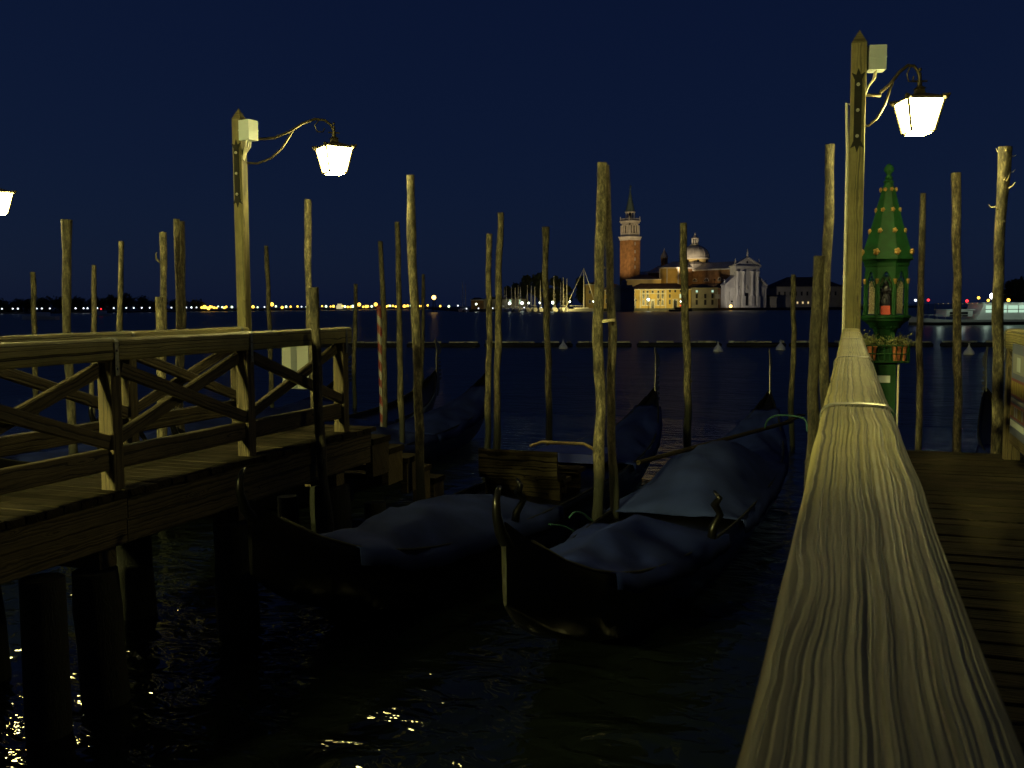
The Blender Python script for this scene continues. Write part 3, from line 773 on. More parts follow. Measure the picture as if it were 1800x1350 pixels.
    for k2 in range(520):
        a = rnd.uniform(0, 6.28); rr = rnd.uniform(.12, .27)
        z = Z(608) + abs(rnd.gauss(0, .045)) + (.05 if rnd.random() < .15 else 0)
        p0 = Vector((rr*math.cos(a), rr*math.sin(a), z)); s = rnd.uniform(.010, .022)
        u = Vector((rnd.uniform(-1, 1), rnd.uniform(-1, 1), rnd.uniform(-.5, 1))).normalized(); v = u.cross(Vector((rnd.random(), rnd.random(), rnd.random()))).normalized()
        m.add([p0, p0+u*s+v*s*.5, p0+u*s*2, p0+u*s-v*s*.5], [(0, 1, 2, 3)])
    for k2 in range(60):
        a = rnd.uniform(0, 6.28); r0 = rnd.uniform(.1, .2); p0 = Vector((r0*math.cos(a), r0*math.sin(a), Z(610)))
        m.tube([p0, p0 + Vector((math.cos(a)*.04, math.sin(a)*.04, rnd.uniform(.05, .14)))], .0025, 4)
    tag(m.build('plants', M['leaf'], root, M=T(ang)), None, kind='stuff')
shrine()

# ------------------------------------------------------------------ signs
# striped board hung across the end of the left jetty
root = thing('notice_or_shade_board', (-5.33, 8.60, DECK), 'white board with a grey centre stripe at the end of the left jetty', 'sign')
m = MB(); m.b2(-5.49, -5.18, 8.59, 8.605, 1.86, 2.40); m.build('board', M['paper_w'], root)
m = MB(); m.b2(-5.385, -5.315, 8.586, 8.5895, 1.862, 2.398); m.build('grey_stripe', M['paper_g'], root)
beam('hanging_bar', (LX0+.06, 8.63, 2.36), (LX1-.06, 8.63, 2.36), .04, .05, M['timber'], root)
# price board on the right-hand rail of the right jetty, facing the deck
root = thing('price_board', (RX1-.08, 7.1, DECK), 'blue-grey price board with red and yellow panels on the right-hand rail', 'sign')
xb = RX1 - .085; y1, y0, zt, zb = 7.95, 7.30, 2.40, 1.74
def pb(name, ya, yb, za, zc, mat, k): 
    m = MB(); m.b2(xb-.012-.002*k, xb-.0105-.002*k+.0008, ya, yb, za, zc); m.build(name, M[mat], root)
m = MB(); m.b2(xb-.011, xb, y0, y1, zb, zt); m.build('board', M['sign_blue'], root)
pb('white_panel', y0+.05, y1-.07, 2.19, 2.33, 'paper_w', 1)
pb('picture', y0+.25, y0+.40, 2.21, 2.31, 'box', 2)
for (za, zc) in ((2.02, 2.15), (1.86, 1.97)):
    pb('red_panel', y0+.02, y1-.02, za, zc, 'sign_red', 1)
    yy = y1 - .05; kk = 0
    while yy > y0 + .1:                      # upright yellow and white characters
        wdt = (.05, .035, .06)[kk % 3]
        pb('character', yy-wdt, yy, za+.018, zc-.018, 'sign_yellow' if kk % 4 < 2 or za > 2 else 'paper_w', 2)
        yy -= wdt + .03; kk += 1
pb('white_panel', y0+.03, y1-.03, 1.985, 2.005, 'paper_w', 1)
pb('grey_panel', y0+.03, y1-.03, 1.80, 1.845, 'box', 1)

# ------------------------------------------------------------------ gondolas
LG = 10.8
def hb(t): return .70*max(0, 1-abs(t)**2.4)**.85 + .018
def sheer(t):
    a = abs(t); return .46 + .16*a**2 + .62*a**7 + (.10*a**4 if t < 0 else 0)
def keel(t):
    a = abs(t); return -.14 + .22*a**2 + .72*a**5.5
def hull_mesh():
    m = MB(); n_ = 44; vs, fs = [], []
    for i in range(n_+1):
        t = -1 + 2*i/n_; y = t*LG/2; b = hb(t); s = sheer(t); kz = min(keel(t), s-.10)
        prof = [(b*1.0, s), (b*1.03, s-.05), (b*.94, kz+(s-kz)*.45), (b*.72, kz+.03), (b*.5, kz)]
        row = [(x, y, z) for x, z in prof] + [(-x, y, z) for x, z in prof[::-1]]
        row += [(-b+.035 if b > .06 else -b*.5, y, s-.004), (-(b-.05) if b > .08 else -b*.4, y, s-.07), (0, y, s-.05 + .03*(1-abs(t))), ((b-.05) if b > .08 else b*.4, y, s-.07), (b-.035 if b > .06 else b*.5, y, s-.004)]
        vs += row
    k = 15
    for i in range(n_):
        for j in range(k): fs.append((i*k+j, i*k+(j+1) % k, (i+1)*k+(j+1) % k, (i+1)*k+j))
    fs.append(tuple(range(k))[::-1]); fs.append(tuple(range(n_*k, (n_+1)*k)))
    m.add(vs, fs)
    return m.mesh('hull', M['lacquer'], True)
HULL = hull_mesh(); HULL.set_sharp_from_angle(angle=R(45))
# prow iron: a curved blade with six forward teeth and a hooked cap
f = MB(); yb = LG/2 - .05
out = [(-.10, .78), (.10, .62), (.20, .78), (.23, .95), (.20, .98), (.34, .985), (.34, 1.04), (.20, 1.045), (.195, 1.075), (.335, 1.08), (.335, 1.135), (.19, 1.14),
       (.185, 1.17), (.325, 1.175), (.325, 1.23), (.18, 1.235), (.175, 1.265), (.315, 1.27), (.315, 1.325), (.17, 1.33), (.165, 1.36), (.305, 1.365), (.305, 1.42), (.16, 1.425),
       (.155, 1.455), (.295, 1.46), (.295, 1.515), (.15, 1.52), (.20, 1.56), (.32, 1.60), (.36, 1.68), (.30, 1.78), (.16, 1.86), (.05, 1.95), (.02, 1.93), (.06, 1.80), (.09, 1.66), (.07, 1.50), (.05, 1.30), (.02, 1.05)]
f.poly([(-.007, yb+y, z) for y, z in out], (.014, 0, 0))
FERRO = f.mesh('prow_iron', M['ferro'])
sp = MB(); ys = -LG/2 + .04
pts = [(0, ys+.25, .98), (0, ys+.05, 1.14), (0, ys-.08, 1.28), (0, ys-.13, 1.40), (0, ys-.13, 1.49), (0, ys-.10, 1.55), (0, ys-.07, 1.57)]
sp.tube(pts, [.05, .045, .038, .03, .025, .02, .012], 8)
STERN = sp.mesh('stern_post', M['lacquer'], True)
fo = MB(); fo.tube([(.62, -2.2, .45), (.64, -2.2, .62), (.70, -2.16, .74), (.66, -2.20, .84), (.72, -2.27, .92), (.66, -2.22, .97)], [.045, .04, .035, .04, .03, .012], 8)
FORC = fo.mesh('oar_fork', M['lacquer'], True)
tr = MB()
for s in (-1, 1):
    tr.tube([(s*(hb(t)-.01), t*LG/2, sheer(t)+.012) for t in [-.96+.06*i for i in range(33)]], .014, 5)
TRIM = tr.mesh('gunwale_strip', M['iron'], True)

def tarp(root, Mx, t0, t1, crown, mat, drop=.13, seed=0, ridge=0.0, name='cover'):
    m = MB(); nl, nw = 30, 18; vs = []
    for i in range(nl+1):
        t = t0 + (t1-t0)*i/nl; y = t*LG/2; b = hb(t) + .035; s = sheer(t)
        e = min(1, min(i, nl-i)/5.0); cr = crown(i/nl)
        for j in range(nw+1):
            u = -1 + 2*j/nw
            x = u*b*1.02 if abs(u) < .88 else math.copysign(b*(1.0+.03*(abs(u)-.88)/.12), u)
            if abs(u) < .88: z = s + .02 + cr*((1-(abs(u)/.88)**(1.1 if ridge else 2.0)))
            else: z = s + .02 - drop*(abs(u)-.88)/.12
            wr = .055*noise.noise((t*8+seed, u*1.8, 0)) - .085*abs(noise.noise((t*11+u*1.5+seed, u*1.1, 3))) + .012*noise.noise((t*30+seed, u*6, 3))
            vs.append((x + (.012*noise.noise((t*25+seed, u, 7)) if abs(u) >= .88 else 0), y, z + wr*(.5+e*.5)))
    fs = [(i*(nw+1)+j, i*(nw+1)+j+1, (i+1)*(nw+1)+j+1, (i+1)*(nw+1)+j) for i in range(nl) for j in range(nw)]
    m.add(vs, fs)
    o = m.build(name, M[mat], root, True, Mx)
    so = o.modifiers.new('Solidify', 'SOLIDIFY'); so.thickness = .012; so.offset = 1
    return o

def gondola(stern, prow, label, covers, seat=False, oar=False, sc=1.0):
    """stern and prow are the two ends on the water; built along local y"""
    a, b = Vector((*stern, 0)), Vector((*prow, 0)); c = (a+b)/2; dv = b-a
    rz = math.atan2(-dv.x, dv.y)
    root = thing('gondola', (c.x, c.y, 0), label, 'gondola', 'moored gondolas', rz)
    roll = random.uniform(-.03, .03)
    Mx = Matrix.Translation(c) @ Matrix.Rotation(rz, 4, 'Z') @ Matrix.Rotation(roll, 4, 'Y') @ Matrix.Diagonal((1, dv.length/(LG+.3), 1, 1))
    for nm, me in (('hull', HULL), ('prow_iron', FERRO), ('stern_post', STERN), ('oar_fork', FORC), ('gunwale_strip', TRIM)):
        link(bpy.data.objects.new(nm, me), root, Mx)
    for i, cv in enumerate(covers):
        tarp(root, Mx, *cv[:2], cv[2], cv[3], seed=c.x*3+i*17, ridge=cv[4] if len(cv) > 4 else 0, name='blue_cover')
    if seat:
        for j, (y, wd, zz) in enumerate(((-.55, .5, .70), (-.15, .42, .60), (.25, .46, .66))):
            m = MB(); m.b2(-wd, wd, y-.14, y+.14, zz-.05, zz); m.b2(-wd, wd, y-.16, y-.13, zz, zz+.30 if j == 0 else zz+.02)
            m.b2(-wd+.02, wd-.02, y-.02, y+.02, .38, zz-.052)
            m.build('seat', M['deck'], root, M=Mx)
        m = MB(); m.b2(-.5, .5, .9, 1.6, .60, .72); m.build('cushion', M['bright_blue'], root, M=Mx)
        m = MB(); m.tube([(-.45, .75, .82), (-.3, .80, .88), (.3, .80, .88), (.45, .75, .82)], .022, 6); m.build('seat_rail', M['brass'], root, M=Mx)
    if oar:
        m = MB(); m.tube([(-.45, -.9, .98), (.62, 3.4, .95)], .028, 8)
        m.poly([(.60, 3.3, .95), (.72, 4.3, .94), (.60, 4.35, .94), (.54, 3.3, .95)], (0, 0, .02))
        m.build('oar', M['deck'], root, M=Mx)
    return root, Mx
C = lambda h_, p_=1.0: (lambda s: h_*math.sin(math.pi*min(1, max(0, s)))**p_)
hump = lambda s: .16 + .45*math.exp(-((s-.62)/.20)**2)
G = {}
G['b'] = gondola((-3.98, 5.6), (-3.22, 17.2), 'gondola with a pale blue cover alongside the left jetty, nearest the viewer', [(-.84, -.22, C(.26, .6), 'tarp2'), (.30, .92, C(.14, .6), 'tarp')], seat=True)
G['c'] = gondola((-2.02, 5.5), (-1.22, 17.1), 'gondola with a peaked dark blue cover beside the right-hand handrail', [(-.80, -.34, C(.26, .6), 'tarp', 1), (-.22, .42, C(.52, .7), 'tarp2'), (.44, .92, C(.12, .6), 'tarp')], oar=True)
G['a'] = gondola((-7.15, 8.9), (-7.55, 20.2), 'gondola with a blue cover behind the stairs of the left jetty', [(-.75, .1, C(.34, .6), 'tarp2'), (.1, .92, C(.15, .5), 'tarp')])
G['d'] = gondola((-8.75, 9.4), (-8.95, 20.6), 'black uncovered gondola furthest right behind the left jetty', [(-.3, .3, C(.10, .5), 'lacquer')], seat=False)
G['e'] = gondola((-10.55, 8.3), (-10.75, 19.5), 'gondola seen through the crossed braces of the left jetty', [(-.75, .8, C(.22, .5), 'tarp')])
G['f'] = gondola((3.35, 7.4), (2.25, 18.6), 'dark gondola beyond the right jetty', [(-.7, .6, C(.2, .5), 'tarp')])

# ropes
def rope(pts, label, mat='rope', r_=.010):
    m = MB(); P = [Vector(p_) for p_ in pts]
    out = []
    for i in range(len(P)-1):
        for k in range(6):
            t = k/6; q0, q1, q2, q3 = P[max(i-1,0)], P[i], P[i+1], P[min(i+2, len(P)-1)]
            out.append(.5*((2*q1) + (q2-q0)*t + (2*q0-5*q1+4*q2-q3)*t*t + (3*q1-q0-3*q2+q3)*t**3))
    out.append(P[-1])
    m.tube(out, r_, 6)
    return tag(m.build('mooring_rope', M[mat], smooth=True), label, 'rope')
rope([at(1419, 757, 8.7), at(1412, 735, 9.6), at(1370, 730, 10.6), at(1350, 738, 11.0), at(1345, 752, 11.2)], 'teal mooring rope from the dark leaning pole to the right gondola')
rope([at(1051, 925, 10.2), at(1028, 905, 9.8), at(1012, 900, 9.5), at(1000, 910, 9.4)], 'short teal rope loop left of the roped pole pair')
rope([at(1046, 950, 10.2), at(1020, 940, 9.8), at(990, 925, 9.4), at(965, 922, 9.2)], 'slack teal rope running from the roped poles to the left gondola')
rope([at(1083, 948, 10.2), at(1098, 930, 9.6), at(1112, 917, 9.2), at(1135, 912, 9.0)], 'teal rope running from the roped poles to the right gondola')

# ------------------------------------------------------------------ floating boom and buoys
pa, pb_ = on(455, 610, 0), on(1795, 609, 0)
root = thing('floating_boom', ((pa.x+pb_.x)/2, (pa.y+pb_.y)/2, 0), 'low dark floating boom lying across the water behind the gondolas', 'boom')
u = (pb_-pa); Lb = u.length; u.normalize(); y = 0; rnd = random.Random(3); ax = math.atan2(u.y, u.x)
while y < Lb - 2:
    L = rnd.uniform(3.2, 6.0); c = pa + u*(y+L/2); Mx = Matrix.Translation(c) @ Matrix.Rotation(ax, 4, 'Z')
    m = MB(); m.tube([(-L/2, 0, .02), (-L/2+.1, 0, .04), (L/2-.1, 0, .04), (L/2, 0, .02)], [.16, .24, .24, .16], 10)
    seg = m.build('float', M['boom'], root, M=Mx)
    m = MB(); x = -L/2+.1
    while x < L/2-.3:
        l_ = rnd.uniform(.3, 1.2); m.b2(x, min(x+l_, L/2-.1), -.12, .02, .262, .33+rnd.uniform(0, .05)); x += l_ + rnd.choice([.06, .06, .5])
    m.build('top_board', M['boom_top'], seg, M=Mx)
    y += L + rnd.uniform(.15, .5)
for px, py, lb in ((990, 613, 'white buoy left of the roped pole pair'), (1262, 618, 'white teardrop buoy below the church'), (1372, 615, 'white buoy beside the short pole'), (1703, 623, 'white teardrop buoy near the right edge')):
    c = on(px, py, 0)
    m = MB(); m.lathe([(.05, -.2), (.24, -.10), (.29, .05), (.24, .18), (.14, .30), (.06, .40), (.035, .50)], 14, (c.x, c.y, 0))
    m.tube([(c.x, c.y, .5), (c.x+.04, c.y, .56), (c.x, c.y, .62), (c.x-.04, c.y, .56), (c.x, c.y, .5)], .012, 6)
    tag(autosmooth(m.build('mooring_buoy', M['buoy'])), lb, 'buoy', 'white mooring buoys')

# ------------------------------------------------------------------ the island with the church, about 450 m away
M['brick'] = plain('brick', (0.33, 0.175, 0.065), 0.85, 0, 0.3, 0.6)
M['brick_d'] = plain('nave_brick', (0.22, 0.125, 0.055), 0.85, 0, 0.3, 0.6)
M['marble'] = plain('white_stone', (0.58, 0.56, 0.52), 0.7, 0, 0.14, 0.35)
M['lead'] = plain('lead_sheet', (0.40, 0.38, 0.35), 0.55, 0.1, 0.25, 0.4)
M['copper'] = plain('green_copper', (0.16, 0.24, 0.20), 0.6, 0.1, 0.2, 0.4)
M['tiles'] = plain('roof_tile', (0.15, 0.075, 0.045), 0.85, 0, 0.4, 0.5)
M['tiles_d'] = plain('dark_roof', (0.05, 0.035, 0.03), 0.85, 0, 0.4, 0.5)
M['ochre'] = plain('ochre_stucco', (0.50, 0.36, 0.12), 0.85, 0, 0.18, 0.25)
M['ochre2'] = plain('pale_ochre_stucco', (0.56, 0.44, 0.19), 0.85, 0, 0.18, 0.25)
M['grey'] = plain('grey_stucco', (0.32, 0.30, 0.25), 0.85, 0, 0.2, 0.25)
M['bluegrey'] = plain('blue_grey_stone', (0.13, 0.16, 0.20), 0.85, 0, 0.15, 0.3)
M['pane'] = plain('dark_window', (0.012, 0.012, 0.014), 0.3, 0, 0.2, 1)
M['lit'] = emit('lit_window', (1.0, 0.72, 0.32), 0.9, False)
M['litgreen'] = emit('lit_cabin', (0.62, 0.95, 0.70), 0.75, False)
M['litwarm'] = emit('lit_facade_window', (0.85, 1.0, 0.55), 0.8, False)
M['globe'] = emit('lamp_globe_white', (0.86, 1.0, 0.80), 9.0)
M['globe_y'] = emit('lamp_globe_yellow', (1.0, 0.55, 0.06), 4.0, False)
M['globe_w'] = emit('far_lamp_white', (0.85, 0.92, 1.0), 2.6, False)
M['globe_g'] = emit('far_lamp_greenish', (0.80, 1.0, 0.60), 2.4, False)
M['globe_o'] = emit('beacon_orange', (1.0, 0.55, 0.12), 7.0)
M['globe_r'] = emit('red_light', (1.0, 0.03, 0.04), 3.0, False)
M['globe_s'] = emit('searchlight', (0.95, 0.97, 1.0), 12.0, False)
M['tree'] = plain('far_foliage', (0.045, 0.06, 0.025), 0.8, 0, 0.5, 0.3)
M['trunk'] = plain('far_trunk', (0.06, 0.045, 0.03), 0.85, 0, 0.3, 1)
M['white_paint'] = plain('white_boat_paint', (0.70, 0.70, 0.66), 0.4, 0, 0.06, 1)
M['dark_paint'] = plain('dark_boat_paint', (0.02, 0.02, 0.022), 0.4, 0, 0.2, 1)
M['mast'] = plain('pale_mast', (0.62, 0.60, 0.52), 0.4, 0.2, 0.08, 1)
M['earth'] = plain('shore_earth', (0.05, 0.05, 0.045), 0.9, 0, 0.3, 0.1)
M['flag'] = plain('white_banner', (0.55, 0.55, 0.58), 0.7, 0, 0.1, 0.5)

def fp(px, dep): return Vector((EYE.x, EYE.y, 0)) + FWD*dep + RGT*((px-CX)/F*dep)
def zz(px, y, dep): return at(px, y, dep/math.cos(math.atan((px-CX)/F))).z
def FM(px, dep, rot=0.0): return Matrix.Translation(fp(px, dep)) @ Matrix.Rotation(YAW + rot, 4, 'Z')
QZ = 1.1
# island ground
ia, ib = fp(800, 425), fp(1540, 425)
m = MB(); m.poly([fp(812, 424), fp(1540, 424), fp(1620, 640), fp(760, 640)], (0, 0, QZ))
tag(m.build('ground', M['earth']), 'low quay and ground of the church island', kind='structure')

def windows(root, Mx, spots, w_, h_, frame='marble', glass='pane', arch=False, dep=.12):
    """each window a part of the wall it sits in, its pane a sub-part"""
    for (x, z) in spots:
        key = (w_, h_, frame, arch, dep)
        m = MB(); f_ = .16
        for s in (-1, 1): m.b2(s*(w_/2), s*(w_/2+f_), -dep, .02, -h_/2-f_, h_/2+f_)
        m.b2(-w_/2, w_/2, -dep, .02, h_/2, h_/2+f_); m.b2(-w_/2-.1, w_/2+.1, -dep-.06, .02, -h_/2-f_, -h_/2)
        if arch: m.lathe([(w_/2+f_, -dep), (w_/2+f_, 0.0)], 12, (0, 0, 0)) if False else m.poly([((w_/2+f_)*math.cos(a), -dep, h_/2+f_+(w_/2)*math.sin(a)) for a in [math.pi*j/8 for j in range(9)]], (0, dep, 0))
        if key not in _win: _win[key] = m.mesh('window', M[frame])
        L_ = Mx @ Matrix.Translation((x, 0, z))
        o = link(bpy.data.objects.new('window', _win[key]), root, L_)
        k2 = (w_, h_, glass)
        if k2 not in _win:
            g = MB(); g.b2(-w_/2, w_/2, -.05, .01, -h_/2, h_/2); _win[k2] = g.mesh('pane', M[glass])
        link(bpy.data.objects.new('pane', _win[k2]), o, L_)
_win = {}
def hip_roof(m, x0, x1, y0, y1, z0, z1, ov=.5, inset=None):
    d_ = (y1-y0)/2; i = d_ if inset is None else inset
    x0 -= ov; x1 += ov; y0 -= ov; y1 += ov; ym = (y0+y1)/2
    m.add([(x0,y0,z0),(x1,y0,z0),(x1,y1,z0),(x0,y1,z0),(x0+i,ym,z1),(x1-i,ym,z1)], [(3,2,1,0),(0,1,5,4),(1,2,5),(2,3,4,5),(3,0,4)])
def house(name, label, pxl, pxr, dep, y_eave, y_ridge, wall, roof, thick=10, rot=0.0, inset=None, z_eave=None, cat='building', group=None):
    pc = (pxl+pxr)/2; Lx = (pxr-pxl)/F*dep/2
    Mx = FM(pc, dep, rot); root = thing(name, Mx.translation, label, cat, group)
    ze = z_eave or zz(pc, y_eave, dep); zr = zz(pc, y_ridge, dep + thick/2)
    m = MB(); m.b2(-Lx, Lx, 0, thick, QZ-.5, ze); m.build('wall', M[wall], root, M=Mx)
    m = MB(); m.b2(-Lx-.25, Lx+.25, -.25, thick+.25, ze+.003, ze+.35); m.build('eaves', M['marble'] if wall != 'grey' else M['grey'], root, M=Mx)
    m = MB(); hip_roof(m, -Lx, Lx, 0, thick, ze+.36, max(zr, ze+1), inset=inset); m.build('roof', M[roof], root, M=Mx)
    return root, Mx, Lx, ze
def X_(px, pc, dep): return (px-pc)/F*dep

# ochre monastery front
r_, Mx, Lx, ze = house('monastery_building', 'long yellow lamplit building with rows of windows below the bell tower', 1107, 1214, 432, 509.5, 498, 'ochre', 'tiles', 12)
pc = (1107+1214)/2
zf = lambda y: zz(1150, y, 432)
sp1 = lambda xs, y: [(X_(p_, pc, 432), zf(y)) for p_ in xs]
windows(r_, Mx, sp1((1114, 1131, 1138, 1147, 1157, 1164.5), 513), .9, 1.0)
windows(r_, Mx, sp1((1131, 1138, 1157, 1164.5), 521), .95, 1.9)
windows(r_, Mx, sp1((1131, 1138, 1157, 1164.5), 531.5), .95, 2.2)
windows(r_, Mx, sp1((1177, 1186.5, 1196, 1207), 512), .9, 1.1, 'ochre2')
windows(r_, Mx, sp1((1177, 1207), 520.5), .9, 1.6, 'ochre2')
windows(r_, Mx, sp1((1177, 1207), 531), .9, 2.0, 'ochre2')
windows(r_, Mx, sp1((1196,), 520.5), .9, 1.7, 'marble', 'litwarm')
windows(r_, Mx, sp1((1114,), 523), 1.0, 1.0)
for (p_, w_) in ((1114.5, 1.3), (1147, 1.2), (1186.5, 1.5)):
    m = MB(); x = X_(p_, pc, 432)
    m.b2(x-w_/2-.3, x+w_/2+.3, -.15, .02, QZ, zf(527)); m.b2(x-w_/2-.5, x+w_/2+.5, -.35, .02, zf(527)+.003, zf(527)+.35)
    do = m.build('door', M['marble'], r_, M=Mx)
    m = MB(); m.b2(x-w_/2, x+w_/2, -.18, -.151, QZ, zf(529)); m.build('door_leaf', M['pane'], do, M=Mx)
m = MB()
for p_ in (1125.5, 1170): x = X_(p_, pc, 432); m.b2(x-.18, x+.18, -.12, .02, QZ, zf(510))
m.b2(X_(1125.8, pc, 432)+.19, X_(1169.7, pc, 432)-.19, -.12, .02, zf(516)-.12, zf(516)+.12)
m.b2(X_(1125.8, pc, 432)+.19, X_(1169.7, pc, 432)-.19, -.12, .02, zf(537)-.12, zf(537)+.12)
m.build('stone_band', M['marble'], r_, M=Mx)
# darker left continuation, grey right continuation
r_, Mx, Lx, ze = house('monastery_wing', 'dim low wing of the monastery left of the small harbour tower', 1060, 1106, 436, 511, 499, 'ochre', 'tiles', 12)
windows(r_, Mx, [(x, zz(1080, 515, 436)) for x in (-4.2, -1.5, 1.5, 3.6)], .9, 1.0)
windows(r_, Mx, [(x, zz(1080, 529, 436)) for x in (-4.2, -1.5, 1.5)], .9, 1.8)
r_, Mx, Lx, ze = house('grey_building', 'unlit grey three-storey building between the yellow front and the church', 1215, 1261, 432, 507, 500, 'grey', 'tiles_d', 12)
zg = lambda y: zz(1240, y, 432)
windows(r_, Mx, [(x, zg(512)) for x in (-3.5, 3.5)], .9, 1.0, 'grey', 'litgreen')
windows(r_, Mx, [(x, zg(520.5)) for x in (-3.5, .3, 3.5)], 1.0, 1.9, 'grey')
windows(r_, Mx, [(x, zg(531.5)) for x in (-3.5, .3, 3.5)], 1.0, 2.2, 'grey')
m = MB(); c = fp(1261, 430); m.tube([(c.x, c.y, QZ), (c.x, c.y, 8.2)], .08, 6)
root = m.build('flagpole', M['mast']); tag(root, 'flagpole with a pale banner beside the church', 'flag')
m = MB(); m.poly([(0, 0, 5.2), (2.2, 0, 5.1), (2.2, 0, 7.0), (0, 0, 7.3)], (0, .05, 0)); m.build('banner', M['flag'], root, M=FM(1256.5, 430))
# sacristy behind, upper lit band
r_, Mx, Lx, ze = house('sacristy', 'low lit block with dark hipped roof at the foot of the bell tower', 1101, 1161, 462, 492, 482.5, 'ochre2', 'tiles', 14, rot=R(-6))
# small blue-grey harbour tower
root = thing('harbour_tower', fp(1103, 408), 'square blue-grey harbour tower in front of the yellow building', 'tower')
Mx = FM(1103, 408, R(20))
zt_ = lambda y: zz(1103, y, 408)
m = MB(); m.b2(-3.2, 3.2, 0, 6.4, -1, zt_(508)); m.build('wall', M['bluegrey'], root, M=Mx)
m = MB(); m.b2(-3.6, 3.6, -.4, 6.8, zt_(508)+.003, zt_(505)); m.b2(-2.6, 2.6, .6, 5.8, zt_(505)+.003, zt_(501)); m.build('cornice', M['bluegrey'], root, M=Mx)
m = MB(); m.lathe([(1.3, zt_(501)), (1.2, zt_(496)), (1.5, zt_(495.5)), (.9, zt_(493.5)), (.1, zt_(491))], 8, (0, 3.2, 0)); m.build('lantern', M['bluegrey'], root, M=Mx)

# ---- bell tower
BT = R(35)
D = 500; pcx = 1107
zt_ = lambda y: zz(pcx, y, D)
Mx = FM(pcx, D, BT); root = thing('bell_tower', Mx.translation, 'tall floodlit brick bell tower with white belfry and green cone', 'tower')
s = 3.65
m = MB(); m.b2(-s, s, -s, s, QZ, zt_(423)); m.build('brick_shaft', M['brick'], root, M=Mx)
m = MB()
for a in (-1, 1):
    for (x, y) in ((a*s*.82, -s-.12), (a*s*.0, -s-.12)): m.b2(x-.5 if x else -.35, x+.5 if x else .35, -s-.13, -s+.1, QZ, zt_(424.5))
for a in (-1, 0, 1):
    m.b2(-s-.13, -s+.1, a*s*.82-.45, a*s*.82+.45, QZ, zt_(424.5))
m.build('brick_pilaster', M['brick'], root, M=Mx)
for y in (429, 443, 456, 470):
    m = MB(); m.b2(-.3, .3, -s-.2, -s-.131, zt_(y)-.8, zt_(y)+.8); m.build('window', M['marble'], root, M=Mx)
m = MB(); z0 = zt_(423)
m.lathe([(s*1.43, z0+.003), (s*1.50, z0+.5), (s*1.52, z0+1.1), (s*1.62, z0+1.5), (s*1.64, z0+2.0), (s*1.40, z0+2.2)], 4, (0, 0, 0), math.pi/4); m.build('cornice', M['marble'], root, M=Mx)
zb0, zb1 = zt_(416), zt_(390)
m = MB(); m.b2(-s*.94, s*.94, -s*.94, s*.94, z0+2.21, zb0+1.6); m.build('belfry_base', M['marble'], root, M=Mx)
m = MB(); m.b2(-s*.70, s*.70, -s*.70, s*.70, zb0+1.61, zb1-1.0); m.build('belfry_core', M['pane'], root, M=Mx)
for i in range(4):
    R4 = Mx @ Matrix.Rotation(i*math.pi/2, 4, 'Z')
    for x, w_ in ((-s*.80, .62), (s*.80, .62), (-s*.27, .22), (s*.27, .22)):
        m = MB(); m.b2(x-w_, x+w_, -s*.94, -s*.71, zb0+1.62, zb1-1.9); m.build('belfry_pier', M['marble'], root, M=R4)
    m = MB()
    for x in (-s*.50, 0, s*.50):             # round arch heads between the piers
        r0 = s*.16
        for k in range(6):
            a0, a1 = math.pi*k/6, math.pi*(k+1)/6
            m.poly([(x+r0*math.cos(a0), -s*.93, zb1-2.3+r0*math.sin(a0)), (x+r0*math.cos(a1), -s*.93, zb1-2.3+r0*math.sin(a1)), (x+r0*math.cos(a1), -s*.93, zb1-1.01), (x+r0*math.cos(a0), -s*.93, zb1-1.01)], (0, .6, 0))
    m.build('belfry_arch', M['marble'], root, M=R4)
m = MB(); m.lathe([(s*1.33, zb1-1.0), (s*1.33, zb1-.3), (s*1.48, zb1), (s*1.50, zb1+.5), (s*1.30, zb1+.55)], 4, (0, 0, 0), math.pi/4); m.build('upper_cornice', M['marble'], root, M=Mx)
for i in range(4):
    R4 = Mx @ Matrix.Rotation(i*math.pi/2, 4, 'Z')
    m = MB(); m.b2(-s*.9, s*.9, -s*.95, -s*.90, zb1+1.45, zb1+1.65)
    for k in range(9): m.b2(-s*.85+k*s*.21-.08, -s*.85+k*s*.21+.08, -s*.95, -s*.90, zb1+.56, zb1+1.449)
    m.build('balustrade', M['marble'], root, M=R4)
    m = MB(); m.lathe([(.28, zb1+.56), (.28, zb1+1.7), (.14, zb1+1.9), (.3, zb1+2.2), (.05, zb1+2.7)], 8, (s*.95, -s*.95, 0)); m.build('corner_ball', M['marble'], root, M=R4)
z1 = zt_(372.5)
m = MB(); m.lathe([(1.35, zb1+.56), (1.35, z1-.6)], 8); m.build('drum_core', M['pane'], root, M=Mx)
for i in range(8):
    a = i*math.pi/4 + math.pi/8
    m = MB(); m.lathe([(.30, zb1+.56), (.27, z1-.6)], 6, (2.2*math.cos(a), 2.2*math.sin(a), 0)); m.build('drum_column', M['marble'], root, M=Mx)
m = MB(); m.lathe([(2.5, z1-.599), (2.75, z1-.2), (2.75, z1), (2.3, z1+.1)], 16); m.build('drum_cornice', M['marble'], root, M=Mx)
m = MB(); m.lathe([(2.5, z1+.101), (1.75, z1+3.2), (.95, zt_(348)), (.28, zt_(336))], 16); autosmooth(m.build('spire', M['copper'], root, M=Mx), 30)
m = MB(); za = zt_(336); m.lathe([(.22, za), (.42, za+.3), (.2, za+.6), (.45, za+.8), (.34, za+1.7), (.38, za+2.2), (.12, za+2.5), (.24, za+2.8), (.05, za+3.3)], 10)
m.poly([(0, -.05, za+2.3), (.9, -.05, za+2.9), (.75, -.05, za+1.9), (0, -.05, za+1.4)], (0, .1, 0)); m.build('angel', M['copper'], root, M=Mx)

